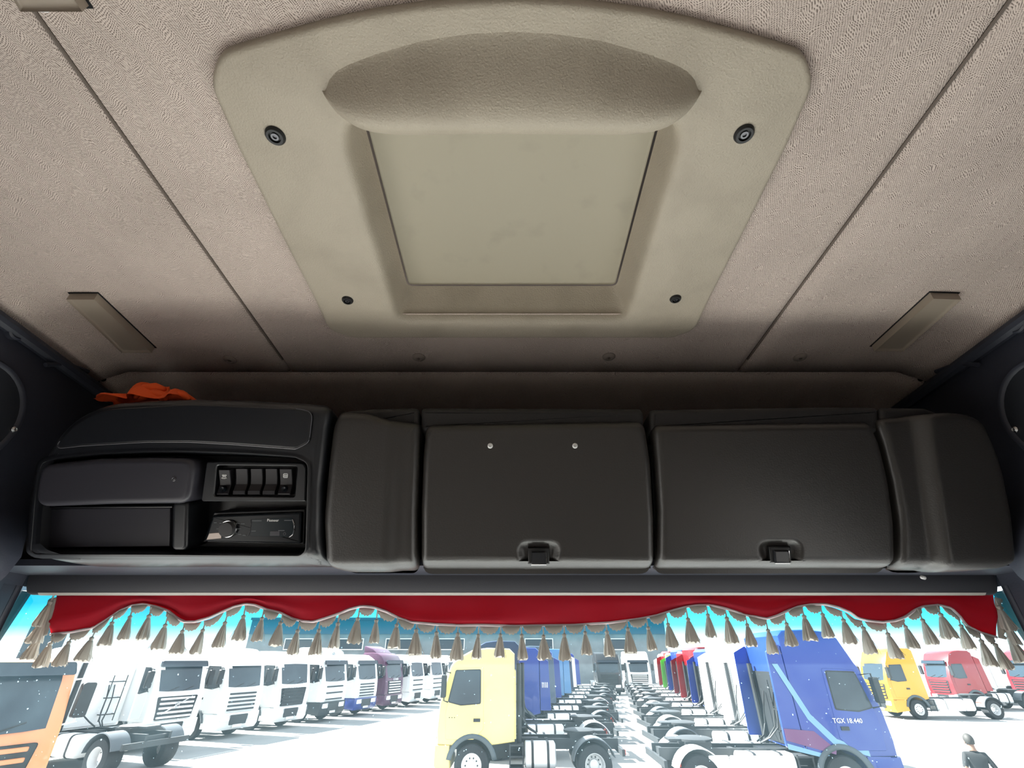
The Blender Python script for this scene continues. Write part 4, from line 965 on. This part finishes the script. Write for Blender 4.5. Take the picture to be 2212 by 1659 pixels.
# ------------------------------------------------------------------ person in the yard
def person():
    bx, by = 9.45, 12.0
    e = empty('person', (bx, by, 0), (0, 0, R(-20))); tag(e, 'person with short dark hair in dark t-shirt walking away over the yard', 'person')
    J = {'pel': (0,0,.98,.15,.11), 'wst': (0,.01,1.12,.145,.10), 'ch': (0,.0,1.32,.17,.115), 'nk0': (0,-.01,1.47,.085,.07), 'nk': (0,.0,1.54,.055,.055), 'hd': (0,.02,1.64,.072,.085), 'tp': (0,.01,1.73,.055,.065),
         'shL': (-.17,-.01,1.43,.068,.062), 'elL': (-.27,-.06,1.16,.045,.045), 'wrL': (-.24,.10,.96,.032,.030), 'haL': (-.23,.15,.88,.036,.022),
         'shR': (.17,-.01,1.43,.068,.062), 'elR': (.27,-.05,1.17,.045,.045), 'wrR': (.28,.02,.93,.032,.030), 'haR': (.28,.04,.85,.036,.022),
         'hiL': (-.10,0,.90,.095,.095), 'knL': (-.10,.06,.51,.062,.065), 'anL': (-.10,-.06,.10,.042,.045), 'foL': (-.11,.08,.05,.045,.035),
         'hiR': (.10,0,.90,.095,.095), 'knR': (.10,.03,.51,.062,.065), 'anR': (.10,.08,.10,.042,.045), 'foR': (.11,.23,.05,.045,.035)}
    E = [('pel','wst'),('wst','ch'),('ch','nk0'),('nk0','nk'),('nk','hd'),('hd','tp'),('ch','shL'),('shL','elL'),('elL','wrL'),('wrL','haL'),('ch','shR'),('shR','elR'),('elR','wrR'),('wrR','haR'),('pel','hiL'),('hiL','knL'),('knL','anL'),('anL','foL'),('pel','hiR'),('hiR','knR'),('knR','anR'),('anR','foR')]
    keys = list(J); idx = {k: i for i, k in enumerate(keys)}
    vs = [J[k][:3] for k in keys]; rad = [J[k][3:] for k in keys]; ed = [(idx[a], idx[b]) for a, b in E]
    for hand, sx in (('haL', -1), ('haR', 1)):                     # five fingers
        hx, hy, hz = J[hand][:3]
        for k, (dx, dy, ln) in enumerate(((-.0, .028, .055), (.0, .010, .075), (.0, -.008, .070), (.0, -.026, .055))):
            a = len(vs); vs += [(hx+dx, hy+dy, hz-.035), (hx-sx*.005, hy+dy, hz-.035-ln*.5), (hx-sx*.018, hy+dy, hz-.035-ln)]; rad += [(.010,.010), (.009,.009), (.007,.007)]
            ed += [(idx[hand], a), (a, a+1), (a+1, a+2)]
        a = len(vs); vs += [(hx-sx*.02, hy+.04, hz), (hx-sx*.03, hy+.055, hz-.04)]; rad += [(.011,.011), (.008,.008)]; ed += [(idx[hand], a), (a, a+1)]
    me = bpy.data.meshes.new('body'); me.from_pydata(vs, ed, [])
    o = bpy.data.objects.new('body', me); col.objects.link(o); o.modifiers.new('skin', 'SKIN')
    for i, r in enumerate(rad): me.skin_vertices[0].data[i].radius = r
    for i in range(len(vs)): me.skin_vertices[0].data[i].use_root = (i == 0)
    sb = o.modifiers.new('sub', 'SUBSURF'); sb.levels = 2; sb.render_levels = 2
    bpy.context.view_layer.update(); ev = o.evaluated_get(bpy.context.evaluated_depsgraph_get())
    m2 = bpy.data.meshes.new_from_object(ev); bpy.data.objects.remove(o)
    for m in ('skin', 'shirt', 'trousers', 'shoe'): m2.materials.append(M[m])
    for p in m2.polygons:
        c = p.center; p.use_smooth = True
        arm = abs(c.x) > .20
        p.material_index = 0 if (c.z > 1.50 or (arm and c.z < 1.24)) else (1 if c.z > 1.0 else (3 if c.z < .10 else 2))
        if arm and c.z < 1.24: p.material_index = 0
    b = bpy.data.objects.new('body', m2); col.objects.link(b); b.parent = e
    # hair, ears, nose, eyes
    import bmesh
    def ell(name, c, r, m, cut=None):
        bm = bmesh.new(); bmesh.ops.create_uvsphere(bm, u_segments=20, v_segments=14, radius=1)
        for v in bm.verts: v.co = Vector((v.co.x*r[0]+c[0], v.co.y*r[1]+c[1], v.co.z*r[2]+c[2]))
        if cut: bmesh.ops.delete(bm, geom=[v for v in bm.verts if cut(v.co)], context='VERTS')
        me = bpy.data.meshes.new(name); bm.to_mesh(me); bm.free(); me.shade_smooth(); return link(name, me, m, e)
    ell('hair', (0, .0, 1.675), (.088, .108, .110), 'hair', lambda p: p.y > .06 and p.z < 1.71 or p.z < 1.60)
    for s in (-1, 1): ell('ear', (s*.080, .015, 1.635), (.012, .022, .032), 'skin')
    ell('nose', (0, .112, 1.63), (.014, .02, .022), 'skin')
    for s in (-1, 1): ell('eye', (s*.03, .092, 1.655), (.012, .008, .007), 'hair')
    ell('mouth', (0, .098, 1.59), (.024, .006, .006), 'seatred')
    # collar print on the back of the shirt
M['skin'] = mat('skin', (.20, .11, .075), .6); M['shirt'] = mat('dark_shirt', (.012, .014, .016), .9); M['trousers'] = mat('dark_trousers', (.05, .055, .07), .9)
M['shoe'] = mat('shoe', (.03, .03, .03), .7); M['hair'] = mat('dark_hair', (.02, .018, .016), .7)
person()
